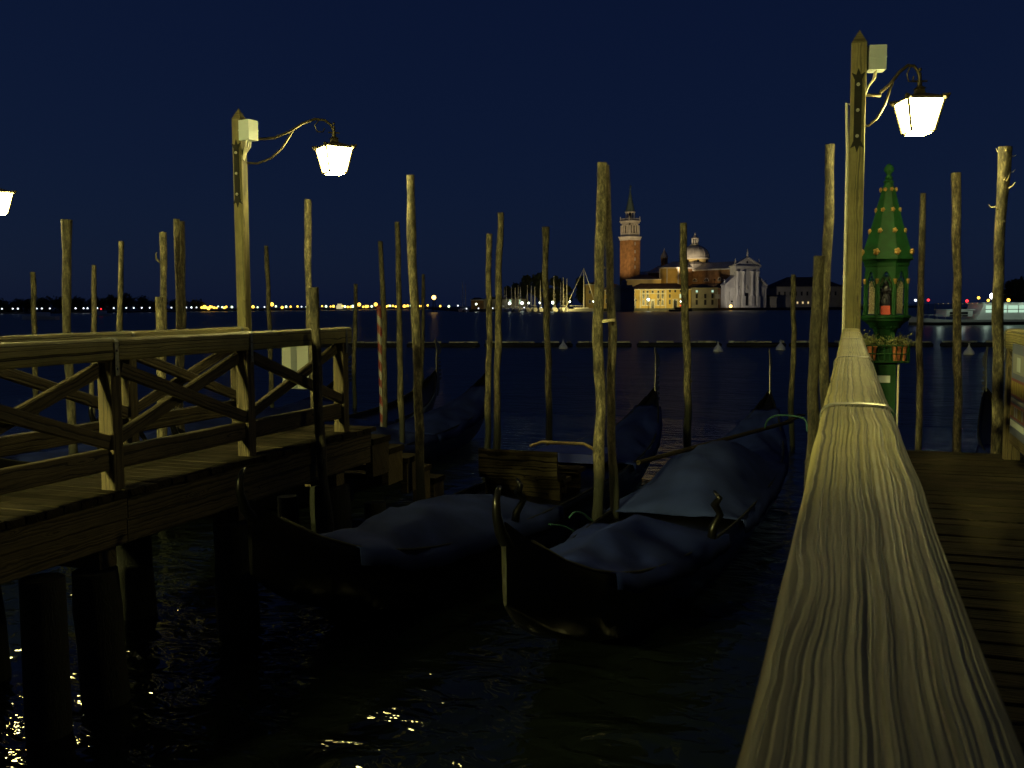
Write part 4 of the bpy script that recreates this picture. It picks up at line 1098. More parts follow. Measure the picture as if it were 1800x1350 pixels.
# ---- church
BC = R(32)
DC = 452
Mx = FM(1311, DC, BC)
root = thing('church', Mx.translation, 'floodlit white church with temple front and grey lead dome', 'church')
zc = lambda y: zz(1311, y, DC)
zped, zapex, zent = zc(467.5), zc(452), zc(477)
hw = 7.6
# central temple front
m = MB(); m.b2(-hw, hw, 0, 3, QZ, zent); m.build('front_wall', M['marble'], root, M=Mx)
m = MB(); m.b2(-hw-.2, hw+.2, -.55, 3, zent+.003, zped-.55); m.b2(-hw-.8, hw+.8, -1.1, 3, zped-.547, zped); m.build('entablature', M['marble'], root, M=Mx)
m = MB(); m.poly([(-hw-.2, -.3, zped+.003), (hw+.2, -.3, zped+.003), (0, -.3, zapex-.5)], (0, 3, 0)); m.build('pediment', M['marble'], root, M=Mx)
for sgn in (-1, 1):
    m = MB(); m.poly([(sgn*(hw+.8), -1.1, zped+.004), (sgn*(hw+.8), -1.1, zped+.55), (0, -1.1, zapex+.15), (0, -1.1, zapex-.42)], (0, 1.6, 0)); m.build('raking_cornice', M['marble'], root, M=Mx)
m = MB(); m.tube([(0, -.34, (zped+zapex)/2-.3), (0, -.301, (zped+zapex)/2-.3)], .55, 12); m.build('round_window', M['pane'], root, M=Mx)
for x in (-6.6, -2.9, 2.9, 6.6):
    m = MB(); m.b2(x-.95, x+.95, -1.55, -.001, QZ, 6.0); m.b2(x-1.05, x+1.05, -1.65, -.001, 5.99+.013, 6.3); m.build('pedestal', M['marble'], root, M=Mx)
    m = MB(); m.lathe([(.85, 6.303), (.85, 6.6), (.70, 6.8), (.70, 9), (.60, zent-1.5), (.66, zent-1.4), (.95, zent-.4), (1.0, zent)], 16, (x, -.75, 0)); autosmooth(m.build('column', M['marble'], root, M=Mx), 50)
# doorway, niches, panels
m = MB(); m.b2(-1.5, 1.5, -.25, -.002, QZ, 8.6); m.b2(-1.9, 1.9, -.5, -.002, 8.603, 9.1); do = m.build('portal', M['marble'], root, M=Mx)
m = MB(); m.b2(-1.05, 1.05, -.30, -.251, QZ, 7.9); m.build('door', M['pane'], do, M=Mx)
for x in (-4.75, 4.75):
    m = MB(); m.b2(x-.75, x+.75, -.12, -.002, 7.4, 11.6); ni = m.build('niche', M['marble'], root, M=Mx)
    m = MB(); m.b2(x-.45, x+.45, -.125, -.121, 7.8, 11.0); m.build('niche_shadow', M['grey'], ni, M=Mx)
    m = MB(); m.lathe([(.28, 7.9), (.32, 8.4), (.24, 9.2), (.28, 9.8), (.1, 10.05), (.16, 10.3), (.04, 10.6)], 8, (x, -.36, 0)); m.build('statue', M['marble'], ni, M=Mx)
m = MB(); m.b2(-hw, hw, -.10, -.002, 12.6, 13.0); m.build('string_course', M['marble'], root, M=Mx)
m = MB(); m.b2(-1.1, 1.1, -.18, -.003, 9.4, 12.2); pn = m.build('panel', M['marble'], root, M=Mx)
m = MB(); m.lathe([(.4, 9.6), (.45, 10.3), (.35, 11), (.12, 11.2), (.2, 11.5), (.05, 11.8)], 8, (0, -.42, 0)); m.build('bust', M['grey'], pn, M=Mx)
m = MB(); m.b2(-1.7, 1.7, -.08, -.003, 13.4, 16.3); m.build('inscription', M['marble'], root, M=Mx)
# side wings with sloping half pediments
for sgn in (-1, 1):
    m = MB(); m.poly([(sgn*hw*1.001, .4, QZ), (sgn*13.4, .4, QZ), (sgn*13.4, .4, 11.2), (sgn*hw*1.001, .4, 15.2)], (0, 2.4, 0)); m.build('wing_wall', M['marble'], root, M=Mx)
    m = MB(); m.poly([(sgn*hw*1.002, -.3, 15.25), (sgn*13.9, -.3, 11.05), (sgn*13.9, -.3, 11.65), (sgn*hw*1.002, -.3, 15.9)], (0, 3.1, 0)); m.build('wing_cornice', M['marble'], root, M=Mx)
    m = MB(); m.b2(sgn*(hw+.02), sgn*13.6, -.15, .399, 10.0, 10.9); m.build('wing_entablature', M['marble'], root, M=Mx)
    for x in (8.6, 10.2, 11.4, 12.9):
        m = MB(); m.b2(sgn*x-.35, sgn*x+.35, .05, .398, QZ, 9.998); m.build('wing_pilaster', M['marble'], root, M=Mx)
    m = MB(); m.b2(sgn*10.8-.32, sgn*10.8+.32, .2, .399, 4.5, 8.4); ni = m.build('niche', M['grey'], root, M=Mx)
    m = MB(); m.lathe([(.3, 0), (.34, .5), (.25, 1.2), (.3, 1.8), (.1, 2.05), (.17, 2.3), (.04, 2.6)], 8, (sgn*13.2, .8, 11.66)); m.build('wing_statue', M['marble'], root, M=Mx)
m = MB(); m.lathe([(.55, zapex+.16), (.5, zapex+1), (.3, zapex+1.2), (.42, zapex+1.8), (.36, zapex+2.7), (.14, zapex+3), (.24, zapex+3.4), (.05, zapex+3.9)], 10, (0, -.4, 0)); m.build('apex_statue', M['marble'], root, M=Mx)
for sgn in (-1, 1):
    m = MB(); m.lathe([(.4, zped+.56), (.35, zped+1.2), (.4, zped+1.7), (.3, zped+2.5), (.12, zped+2.7), (.2, zped+3), (.04, zped+3.5)], 8, (sgn*hw, -.3, 0)); m.build('gable_statue', M['marble'], root, M=Mx)
m = MB(); 
for k in range(4): m.b2(-3.2-k*.5, 3.2+k*.5, -2.2-k*.4+.001*k, -1.66, QZ-.3*k-.0, QZ+.9-.3*k-.002*k)
m.build('steps', M['marble'], root, M=Mx)
# nave, aisles, transept, choir
m = MB(); m.b2(-7.2, 7.2, 3.01, 62, QZ, zped-1.6); m.build('nave_wall', M['brick_d'], root, M=Mx)
m = MB(); m.b2(-7.6, 7.6, 3.02, 62.3, zped-1.597, zped-1.0); m.build('nave_cornice', M['marble'], root, M=Mx)
m = MB(); m.poly([(-7.7, 3.05, zped-.99), (7.7, 3.05, zped-.99), (0, 3.05, zapex-1.6)], (0, 59, 0)); m.build('nave_roof', M['lead'], root, M=Mx)
for sgn in (-1, 1):
    m = MB(); m.b2(sgn*7.21, sgn*13, 3.0, 55, QZ, 10.2); m.build('aisle_wall', M['brick_d'], root, M=Mx)
    m = MB(); m.poly([(sgn*7.22, 3.0, 12.6), (sgn*13.4, 3.0, 10.21), (sgn*7.22, 3.0, 10.21)], (0, 52, 0)); m.build('aisle_roof', M['tiles_d'], root, M=Mx)
for y in (10, 19, 27):                       # half-round clerestory windows with two mullions
    o_ = Mx @ Matrix.Translation((-7.2, y, 13.6)) @ Matrix.Rotation(-math.pi/2, 4, 'Z')
    m = MB(); m.poly([(1.7*math.cos(a), -.14, 1.7*math.sin(a)) for a in [math.pi*j/10 for j in range(11)]], (0, .13, 0)); wi = m.build('window', M['marble'], root, M=o_)
    for x0, x1 in ((-1.45, -.62), (-.42, .42), (.62, 1.45)):
        m = MB(); xs = [x0+(x1-x0)*j/4 for j in range(5)]
        m.poly([(x0, -.18, .12), (x1, -.18, .12)] + [(x, -.18, math.sqrt(max(.01, 1.5**2-x*x))) for x in xs[::-1]], (0, .035, 0)); m.build('pane', M['pane'], wi, M=o_)
yt = 35.0
ztr = zz(1190, 470, 470)
m = MB(); m.b2(-14.5, 14.5, yt-6.5, yt+6.5, QZ, ztr-.6); m.build('transept_wall', M['brick_d'], root, M=Mx)
m = MB(); m.lathe([(6.2, QZ), (6.2, ztr-.6)], 28, (-14.5, yt, 0)); autosmooth(m.build('transept_apse', M['ochre'], root, M=Mx), 40)
m = MB(); m.lathe([(6.5, ztr-.597), (6.7, ztr)], 28, (-14.5, yt, 0)); m.b2(-14.4, 14.4, yt-6.9, yt+6.9, ztr-.596, ztr-.02); m.build('transept_cornice', M['marble'], root, M=Mx)
m = MB(); m.lathe([(6.8, ztr+.003), (3.5, ztr+1.6), (.2, ztr+2.8)], 24, (-14.5, yt, 0)); m.poly([(-14.3, yt-6.8, ztr+.001), (-14.3, yt+6.8, ztr+.001), (-14.3, yt, ztr+3.0)], (28.6, 0, 0)); m.build('transept_roof', M['lead'], root, M=Mx)
for a in (R(155), R(205), R(255)):
    m = MB(); m.b2(6.15, 6.5, -.3, .3, QZ, ztr-.61); m.build('apse_pilaster', M['marble'], root, M=Mx @ Matrix.Translation((-14.5, yt, 0)) @ Matrix.Rotation(a, 4, 'Z'))
m = MB(); m.b2(-6, 6, 62.31, 82, QZ, ztr-3.2); m.lathe([(6, QZ), (6, ztr-3.2)], 20, (0, 82, 0)); m.build('choir_wall', M['brick_d'], root, M=Mx)
m = MB(); m.poly([(-6.6, 62.32, ztr-3.19), (6.6, 62.32, ztr-3.19), (0, 62.32, ztr-.4)], (0, 19.6, 0)); m.lathe([(6.6, ztr-3.18), (.1, ztr-.45)], 20, (0, 82, 0)); m.build('choir_roof', M['lead'], root, M=Mx)
# little bell turrets beside the choir
for x in (-8.4,):
    c = Mx.inverted() @ fp(1167, 500); zt_ = lambda y: zz(1167, y, 500)
    m = MB(); m.lathe([(1.9, QZ), (1.9, zt_(472)), (2.2, zt_(471.5)), (2.2, zt_(470)), (1.7, zt_(469.5)), (1.7, zt_(464))], 10, c); tu = m.build('turret', M['brick_d'], root, M=Mx)
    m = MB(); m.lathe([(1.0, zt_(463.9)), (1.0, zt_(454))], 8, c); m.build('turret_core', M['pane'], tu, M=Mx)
    for i in range(8):
        a = i*math.pi/4; m = MB(); m.lathe([(.27, zt_(463.9)), (.25, zt_(454))], 6, c + Vector((1.45*math.cos(a), 1.45*math.sin(a), 0))); m.build('turret_column', M['brick_d'], tu, M=Mx)
    m = MB(); m.lathe([(1.8, zt_(453.9)), (2.1, zt_(452)), (1.9, zt_(451)), (1.5, zt_(447)), (.7, zt_(442.5)), (.25, zt_(440)), (.06, zt_(436))], 14, c); m.build('turret_dome', M['lead'], tu, M=Mx)
# dome over the crossing
cd = Vector((0, yt, 0)); zd = lambda y: zz(1241, y, 482)
m = MB(); m.b2(-7.6, 7.6, yt-7, yt+7, zped-1, zd(465)); m.lathe([(10.6, zd(465)+.01), (8.2, zd(461))], 4, cd, math.pi/4); m.build('crossing_roof', M['lead'], root, M=Mx)
m = MB(); m.lathe([(6.6, zd(476)), (6.6, zd(456))], 28, cd); autosmooth(m.build('dome_drum', M['ochre2'], root, M=Mx), 30)
for i in range(8):
    m = MB(); m.b2(6.5, 6.68, -.6, .6, zd(463), zd(457.5)); m.build('drum_window', M['pane'], root, M=Mx @ Matrix.Translation(cd) @ Matrix.Rotation(math.pi/4*i + R(-32-90+3), 4, 'Z'))
m = MB(); m.lathe([(6.8, zd(455.9)), (7.5, zd(455)), (7.5, zd(453.6)), (7.1, zd(453))], 28, cd); m.build('dome_cornice', M['marble'], root, M=Mx)
z0, z1 = zd(452.9), zd(431)
m = MB(); m.lathe([(7.15*math.cos(a)**.9 if a < 1.5 else .9, z0 + (z1-z0)*math.sin(a)) for a in [math.pi/2*.955*j/12 for j in range(13)]], 32, cd); do = autosmooth(m.build('dome', M['lead'], root, M=Mx), 40)
for i in range(16):
    a = i*math.pi/8; m = MB(); m.tube([cd + Vector((math.cos(a)*(7.18*math.cos(t)**.9), math.sin(a)*(7.18*math.cos(t)**.9), z0 + (z1-z0)*math.sin(t))) for t in [math.pi/2*.93*j/8 for j in range(9)]], .10, 5); m.build('dome_rib', M['lead'], do, M=Mx)
m = MB(); m.lathe([(2.3, zd(431.5)), (2.4, zd(430)), (2.0, zd(429.8))], 14, cd); m.build('dome_gallery', M['marble'], root, M=Mx)
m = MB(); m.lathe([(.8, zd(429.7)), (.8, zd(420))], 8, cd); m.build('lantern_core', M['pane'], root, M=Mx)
for i in range(8):
    a = i*math.pi/4; m = MB(); m.lathe([(.30, zd(429.7)), (.26, zd(420))], 6, cd + Vector((1.45*math.cos(a), 1.45*math.sin(a), 0))); m.build('lantern_column', M['marble'], root, M=Mx)
m = MB(); m.lathe([(1.8, zd(419.9)), (1.9, zd(418.8)), (1.3, zd(417)), (.5, zd(414)), (.3, zd(413)), (.42, zd(411.5)), (.08, zd(409))], 14, cd); m.build('lantern_cap', M['lead'], root, M=Mx)

# ---- floodlights of the island: small housings with their spot lamps
def flood(px, dep, z, tgt, watts, ang, col, label, blend=.5):
    p0 = fp(px, dep) + Vector((0, 0, z)); tgt = Vector(tgt)
    d_ = (tgt-p0).normalized(); rot = d_.to_track_quat('-Z', 'Y').to_matrix().to_4x4()
    rt = thing('floodlight', (p0.x, p0.y, QZ), label, 'floodlight', 'island floodlights')
    m = MB(); m.b2(-.35, .35, -.25, .25, .05, .4); m.build('housing', M['iron'], rt, M=Matrix.Translation(p0) @ rot)
    m = MB(); m.tube([(p0.x, p0.y, 0), (p0.x, p0.y, p0.z-.3)], .06, 6); m.build('stand', M['iron'], rt)
    la = bpy.data.lights.new('floodlight_lamp', 'SPOT'); la.energy = watts*1.35; la.spot_size = R(ang); la.spot_blend = blend; la.color = col; la.shadow_soft_size = .3
    link(bpy.data.objects.new('floodlight_lamp', la), rt, Matrix.Translation(p0) @ rot)
fc = lambda x, y, z: (FM(1311, DC, BC) @ Vector((x, y, z)))
def flood_at(p, tgt, *a):
    q_ = Vector(p); v = q_ - EYE; dep = v.dot(FWD); flood(CX + F*v.dot(RGT)/dep, dep, q_.z, tgt, *a)
flood_at(fc(-24, -15, 4.0), fc(0, 0, 11), 6400, 75, (1, .88, .70), 'floodlight on the quay left of the church front')
flood(1098, 470, 14.5, FM(1107, 500) @ Vector((0, 0, 34)), 30000, 62, (1, .70, .36), 'floodlight on the roof aimed at the left of the bell tower')
flood(1135, 474, 14.0, FM(1107, 500) @ Vector((0, 0, 36)), 52000, 62, (1, .74, .42), 'floodlight on the roof aimed at the right of the bell tower')
flood(1186, 447, 11.0, fc(-14.5, yt, 15), 4500, 80, (1, .66, .20), 'floodlight on the roof aimed at the curved apse')
flood_at(fc(-27, 18, 12.5), fc(0, yt, 31), 27000, 32, (1, .78, .5), 'floodlight on the roof aimed at the dome')
flood(1255, 452, 14.0, fc(-7.2, 20, 13), 500, 110, (1, .7, .35), 'floodlight on the aisle roof aimed at the nave wall')
for px_, w_ in ((1118, 1400), (1139, 4300), (1160, 3900), (1186, 3000), (1204, 150), (1044, 260), (1000, 7000), (960, 2600)):  # floodlights added on stands to brighten the yellow front and the masts
    flood(px_, 415 if px_ > 1050 else 404, 4.6, fp(px_, 432) + Vector((0, 0, 6.5)), w_, 120, (1, .80, .25), {1118: 'added floodlight aimed at the left door of the yellow building', 1139: 'added floodlight aimed at the middle of the yellow building', 1160: 'added floodlight aimed right of the middle door of the yellow building', 1186: 'added floodlight aimed at the right door of the yellow building', 1204: 'added floodlight at the right corner of the yellow building', 1000: 'added floodlight lighting the yacht masts', 960: 'added floodlight at the flared pole', 1044: 'added floodlight beside the tallest yacht'}[px_])
flood(1128, 449, 11.5, FM(1131, 462) @ Vector((0, 0, 13)), 1100, 120, (1, .75, .35), 'floodlight on the roof aimed at the sacristy')

# ---- quay lamps of the island
def quay_globe(px, y, dep, label, r_=.48, mat='globe', group='lamps along the island quay'):
    c = fp(px, dep); z = zz(px, y, dep)
    rt = thing('quay_lamp', (c.x, c.y, QZ), label, 'street lamp', group)
    m = MB(); m.lathe([(.16, .6), (.10, 1.6), (.07, z-r_)], 6, (c.x, c.y, 0)); m.build('post', M['iron'], rt)
    m = MB(); m.ball((c.x, c.y, z), r_, 10); m.build('globe', M[mat], rt, True)
for i, (px, y) in enumerate(((838, 534.5), (896.5, 533.3), (918.5, 532.7), (930, 532.6), (949.5, 532.4), (972.3, 532), (1002, 530.2), (1044.5, 529.3), (1084, 528.5), (1139.5, 526.8))):
    dep = 428 if i < 8 else 424
    quay_globe(px, y, dep, ['lamp at the far left end of the island quay', 'first bright lamp right of the leaning pole pair', 'second bright lamp before the marina', 'small lamp third along the marina', 'lamp just left of the single flared pole', 'bright lamp just right of the single flared pole', 'small lamp between the yacht masts', 'bright lamp beside the tallest yacht', 'bright lamp left of the blue-grey harbour tower', 'bright lamp in front of the yellow building'][i], .62 if i in (1, 2, 5, 7, 8, 9) else .4)
quay_globe(1196.5, 530, 421, 'lamp hidden behind the split-topped pole', .3)
quay_globe(1284, 538.2, 421, 'orange lamp at the left foot of the church front', .62, 'globe_o')
for i, (px, y) in enumerate(((821, 542.5), (842, 542), (867, 541.7), (922, 540.7), (952, 540.7), (1079, 538))):
    quay_globe(px, y, 418, 'small low mooring light at the marina waterline', .26, 'globe_w', 'low lights of the marina')

# ---- marina buildings, trees, yachts
house('harbour_shed', 'low pinkish brick shed at the left end of the island', 829, 850, 440, 528, 523, 'brick', 'tiles', 9)
r_, Mx, Lx, ze = house('harbour_store', 'long low grey store behind the small yachts', 851, 925, 444, 527, 522, 'grey', 'tiles_d', 9)
windows(r_, Mx, [(x, 4.3) for x in (-7.6, -2, 2.5, 7)], .9, 2.0, 'grey', 'litgreen')
r_, Mx, Lx, ze = house('end_house', 'narrow lamplit house right of the marina trees', 1030, 1058, 446, 501, 496, 'ochre', 'tiles', 8)
windows(r_, Mx, [(x, z) for x in (-1.8, 1.8) for z in (4.2, 8.6)], .8, 1.4)

def tree(px, dep, y_top, w_px, label, group, n_=420, seed=0, mat='tree'):
    c = fp(px, dep); zt_ = zz(px, y_top, dep); rnd = random.Random(seed)
    rt = thing('tree', (c.x, c.y, QZ), label, 'tree', group)
    hgt = zt_ - QZ; rw = w_px/F*dep/2
    m = MB(); m.tube([(c.x, c.y, 0), (c.x+.2, c.y, hgt*.35), (c.x, c.y+.2, hgt*.75)], [.35, .28, .1], 7)
    for k in range(5):
        a = rnd.uniform(0, 6.28); z = hgt*rnd.uniform(.3, .6)
        m.tube([(c.x+.1, c.y, z), (c.x+math.cos(a)*rw*.6, c.y+math.sin(a)*rw*.6, z+hgt*.22)], [.14, .05], 5)
    m.build('trunk', M['trunk'], rt)
    m = MB(); cl = []
    for k in range(20):
        a = rnd.uniform(0, 6.28); rr = rw*.66*math.sqrt(rnd.random()); zz_ = QZ + hgt*rnd.uniform(.20, .86)
        cl.append((Vector((c.x+rr*math.cos(a), c.y+rr*math.sin(a), zz_)), rw*rnd.uniform(.30, .5)))
    cl.append((Vector((c.x, c.y, QZ+hgt*.87)), rw*.36))
    for k in range(n_*3):
        cc, r0 = rnd.choice(cl); v = Vector((rnd.gauss(0, 1), rnd.gauss(0, 1), rnd.gauss(0, 1))).normalized()*r0*rnd.uniform(.5, 1.08)
        p0 = cc + v; s_ = rnd.uniform(.35, .8)
        u = Vector((rnd.uniform(-1, 1), rnd.uniform(-1, 1), rnd.uniform(-1, 1))).normalized(); w2 = u.cross(Vector((rnd.random(), rnd.random(), rnd.random()+.1))).normalized()
        m.add([p0-u*s_, p0+w2*s_*.6, p0+u*s_, p0-w2*s_*.6], [(0, 1, 2, 3)])
    m.build('crown', M[mat], rt)
for i, (px, dep, yt_, wp, lb) in enumerate(((893, 470, 500, 16, 'small dark tree left end of the marina trees'), (908, 475, 495, 20, 'dark rounded tree second along the marina'), (928, 468, 480, 30, 'tall dark tree behind the marina lamps'), (950, 472, 475, 34, 'tallest dark tree of the marina grove'), (978, 470, 484, 34, 'broad dark tree behind the flared pole'), (995, 476, 498, 22, 'low dark tree filling the grove'), (1022, 474, 482, 24, 'dark tree behind the tallest yacht mast'))):
    tree(px, dep, yt_, wp, lb, 'trees of the marina', 520, i)

def yacht(px, y_top, dep, label, big=False, lit=False):
    c = fp(px, dep); zt_ = zz(px, y_top, dep); rnd = random.Random(int(px*10))
    L = rnd.uniform(7.5, 9.5) if not big else 15
    rz = YAW + rnd.choice([R(80), R(100), R(95)]) if not big else YAW + R(20)
    Mx = Matrix.Translation(c) @ Matrix.Rotation(rz, 4, 'Z')
    rt = thing('sailing_yacht', c, label, 'sailing boat', 'yachts in the marina', rz)
    m = MB(); st_ = []
    n_ = 8
    for i in range(n_+1):
        t = i/n_; x = -L/2+L*t; b = L*.16*math.sin(math.pi*min(.999, .25+.75*t)*1.0)**.7 if t < 1 else .02
        st_ += [(x, b, 1.0+.25*t), (x, b*.7, -.1), (x, -b*.7, -.1), (x, -b, 1.0+.25*t)]
    fs = [(i*4+j, i*4+(j+1) % 4, (i+1)*4+(j+1) % 4, (i+1)*4+j) for i in range(n_) for j in range(4)] + [(3, 2, 1, 0), (n_*4, n_*4+1, n_*4+2, n_*4+3)]
    m.add(st_, fs); m.build('hull', M['white_paint'], rt, M=Mx)
    m = MB(); m.poly([(-L*.2, -L*.09, 1.12), (L*.2, -L*.07, 1.2), (L*.2, L*.07, 1.2), (-L*.2, L*.09, 1.12)], (0, 0, .45)); m.build('cabin', M['white_paint'], rt, M=Mx)
    m = MB(); m.tube([(L*.08, 0, 1.2), (L*.08, 0, zt_)], [.13, .09] if not big else [.22, .16], 6); m.build('mast', M['mast'], rt, M=Mx)
    m = MB(); m.tube([(L*.06, 0, 2.3), (-L*.36, 0, 2.4)], .10, 6); m.build('boom', M['mast'], rt, M=Mx)
    m = MB(); m.tube([(L*.08, 0, zt_-.2), (L*.49, 0, 1.3)], .035 if not big else .09, 4); m.tube([(L*.08, 0, zt_-.2), (-L*.49, 0, 1.2)], .03 if not big else .09, 4); m.build('stay', M['mast'], rt, M=Mx)
ml = [(928, 501, 416), (886.5, 504, 420), (891, 503, 424), (899.5, 504, 417), (906, 505, 423), (911, 502, 418), (916, 504, 424), (935, 502, 422), (941, 503, 417), (950.7, 492.7, 415), (974.7, 485.3, 417), (986.7, 496, 422), (991, 487.5, 416), (996.5, 490, 420), (1026.7, 490, 421), (1050, 497, 416), (814, 495, 424), (820, 500, 421)]
lab = {950.7: 'yacht with a pale mast just left of the flared pole', 974.7: 'yacht with a tall mast right of the flared pole', 991: 'yacht with a bright mast in the middle of the marina', 996.5: 'yacht with a leaning stay beside the bright mast', 1050: 'yacht moored against the roped pole pair', 1026.7: 'yacht just right of the tallest mast'}
for px, y, dep in ml:
    yacht(px, y, dep, lab.get(px, 'small yacht in the dim rows at the left of the marina' if px > 830 else 'yacht lying outside the left end of the marina'))
yacht(1022, 471, 414, 'largest yacht with the tallest mast in the marina', big=True)

# ---- right of the church: long dark monastery range
r_, Mx, Lx, ze = house('monastery_range', 'long dark range with a row of small lit windows right of the church', 1362, 1480, 470, 505, 487, 'grey', 'tiles_d', 22, inset=9)
zr_ = lambda y: zz(1420, y, 470)
windows(r_, Mx, [(-14.5+k*2.72, zr_(516)) for k in range(11)], .9, 1.9, 'grey')
windows(r_, Mx, [(-8.2+k*2.6, zr_(532)) for k in range(4)], .7, 1.0, 'grey', 'lit')
windows(r_, Mx, [(3.2, zr_(535))], .6, 1.6, 'grey', 'lit')
house('side_chapel', 'low dim block joining the church front to the long range', 1353, 1364, 462, 523, 519, 'grey', 'tiles_d', 8)
r_, Mx, Lx, ze = house('riverside_house', 'dim house behind the right lamp post', 1481, 1512, 465, 505, 499, 'grey', 'tiles_d', 12)
windows(r_, Mx, [(-2.4, zr_(515))], .7, 1.6, 'grey', 'litwarm')

# ------------------------------------------------------------------ far shore with its row of lamps
sh = [(-120, 420), (150, 470), (420, 600), (640, 760), (812, 900)]
m = MB(); top = [fp(px, d_) for px, d_ in sh]; back = [fp(px, d_+500) for px, d_ in sh[::-1]]
m.poly(top + back, (0, 0, .7)); tag(m.build('hills', M['earth']), 'low dark far shore at left', kind='structure')
def shd(px):
    for (a, da), (b, db) in zip(sh[:-1], sh[1:]):
        if px <= b: return da + (db-da)*(px-a)/(b-a)
    return sh[-1][1]
far = [(365.5,'y'),(372,'y'),(379,'y'),(383,'y'),(396.5,'y'),(588,'y'),(604,'y'),(629,'y'),(645,'y'),(667,'y'),(676,'y'),(697,'y'),(718,'y'),(738,'y'),(7,'w'),(26,'w'),(35,'w'),(68,'w'),(77,'w'),(91,'w'),(124,'w'),(136,'w'),(150,'w'),(157,'w'),(174,'w'),(203,'w'),(225,'w'),(238,'w'),(252,'w'),(266,'w'),(304,'w'),(330,'w'),(339,'w'),(348,'w'),
       (357,'y'),(362,'y'),(369,'y'),(375,'y'),(386,'g'),(393,'g'),(400,'y'),(410,'g'),(447,'y'),(455,'g'),(467,'w'),(480,'y'),(487,'g'),(498,'y'),(505,'g'),(513,'y'),(525,'y'),(532,'w'),(540,'g'),(560,'g'),(568,'y'),(575,'g'),(583,'y'),(608,'g'),(613,'y'),(618,'y'),(622,'g'),(633,'y'),(640,'y'),(648,'y'),(655,'g'),(662,'y'),(672,'g'),(680,'y'),(684,'y'),(687,'g'),(692,'y'),(700,'g'),(712,'y'),(714,'y'),(724,'g'),(733,'y'),(743,'y'),(753,'y'),(775,'y'),(790,'g'),(806,'w')]
gl = {}
for px, k in far:
    dp = shd(px) - 3
    c = fp(px, dp); big = px in (362, 369, 375, 480, 633, 662, 712)
    z = 2.1 + dp*.0006 + (1.2 if px in (480, 633, 662) else 0) + (0 if k == 'w' else 1.1*noise.noise((px*.37, 2.2, 1))); r_ = (.32 + .08*noise.noise((px*.7, 0, 0)) if k == 'w' else .48 + .34*noise.noise((px*.61, 5, 0)))*dp/500*(1.75 if big else 1.2)
    key = (k, round(r_, 1))
    if key not in gl:
        g = MB(); g.ball((0, 0, 0), r_, 8); gl[key] = g.mesh('globe', M['globe_'+k], True)
    rt = thing('shore_lamp', (c.x, c.y, .7), 'tiny %s street lamp in the row along the far left shore' % {'w': 'bluish white', 'y': 'amber', 'g': 'greenish'}[k], 'street lamp', 'lamps of the far shore: ' + {'w': 'bluish white', 'y': 'amber', 'g': 'greenish'}[k])
    link(bpy.data.objects.new('globe', gl[key]), rt, Matrix.Translation((c.x, c.y, z)))
    pm = MB(); pm.tube([(0, 0, .4), (0, 0, z-r_)], .08, 5); pm.build('post', M['iron'], rt, M=Matrix.Translation((c.x, c.y, 0)))
for i, (px, yt_, wp) in enumerate(((8, 531, 42), (42, 528, 40), (78, 527, 44), (112, 527, 42), (140, 525, 40), (172, 527, 40), (198, 520, 36), (226, 519, 40), (254, 523, 36), (284, 527, 38), (318, 530, 36), (350, 532, 34))):
    tree(px, shd(px)+14, yt_, wp, ['dark tree at the left end of the far shore', 'second dark tree of the far shore from the left edge', 'third dark tree of the far shore', 'dark far tree behind the thick splintered pole', 'dark far tree between the two left poles', 'dark far tree beside the short dark pole', 'higher dark tree left of the crooked pole', 'highest dark tree of the far shore', 'dark far tree left of the pole cluster', 'dark far tree behind the pole cluster', 'dark far tree right of the bound poles', 'last low dark tree before the amber lamps'][i], 'trees of the far shore', 420, 40+i)
# pale tower house on the far shore; its walls glow in place of floodlight
c = fp(598, 735); rt = thing('shore_tower', c, 'small pale tower house with glowing walls on the far shore', 'building')
M['glow_wall'] = emit('glowing_cream_wall', (1.0, 0.86, 0.42), 0.62, False)
z0, z1 = .7, zz(598, 534, 735); Mx = FM(598, 735)
m = MB(); m.b2(-2.2, 2.2, 0, 4, z0, z1*.72); m.b2(-1.4, 1.4, .5, 3.5, z1*.72+.01, z1); m.build('wall', M['glow_wall'], rt, M=Mx)
m = MB(); m.lathe([(2.2, z1+.01), (.1, z1+1.2)], 4, (0, 2, 0), math.pi/4); m.build('roof', M['tiles_d'], rt, M=Mx)
# orange beacon on piles
c = on(763, 549, 0); dp = (c-EYE).length; rt = thing('beacon', (c.x, c.y, 0), 'orange navigation beacon on three piles left of the island', 'beacon')
zb_ = zz(763, 523, dp)
k = dp/F
for i in range(3):
    a = i*2.09; m = MB(); m.tube([(c.x+2.4*k*2*math.cos(a), c.y+2.4*k*2*math.sin(a), -1), (c.x+1.5*k*math.cos(a), c.y+1.5*k*math.sin(a), zb_-2*k)], .13, 7); m.build('pile', M['bark_dark'], rt)
m = MB(); m.lathe([(2.6*k, zb_-6*k), (2.6*k, zb_-5*k)], 10, (c.x, c.y, 0)); m.build('platform', M['iron'], rt)
m = MB(); m.ball((c.x, c.y, zb_), 3.8*k, 10); m.build('lamp', M['globe_o'], rt, True)
m = MB(); m.lathe([(2.4*k, zb_+4.0*k), (.4*k, zb_+6*k)], 8, (c.x, c.y, 0)); m.build('cap', M['iron'], rt)
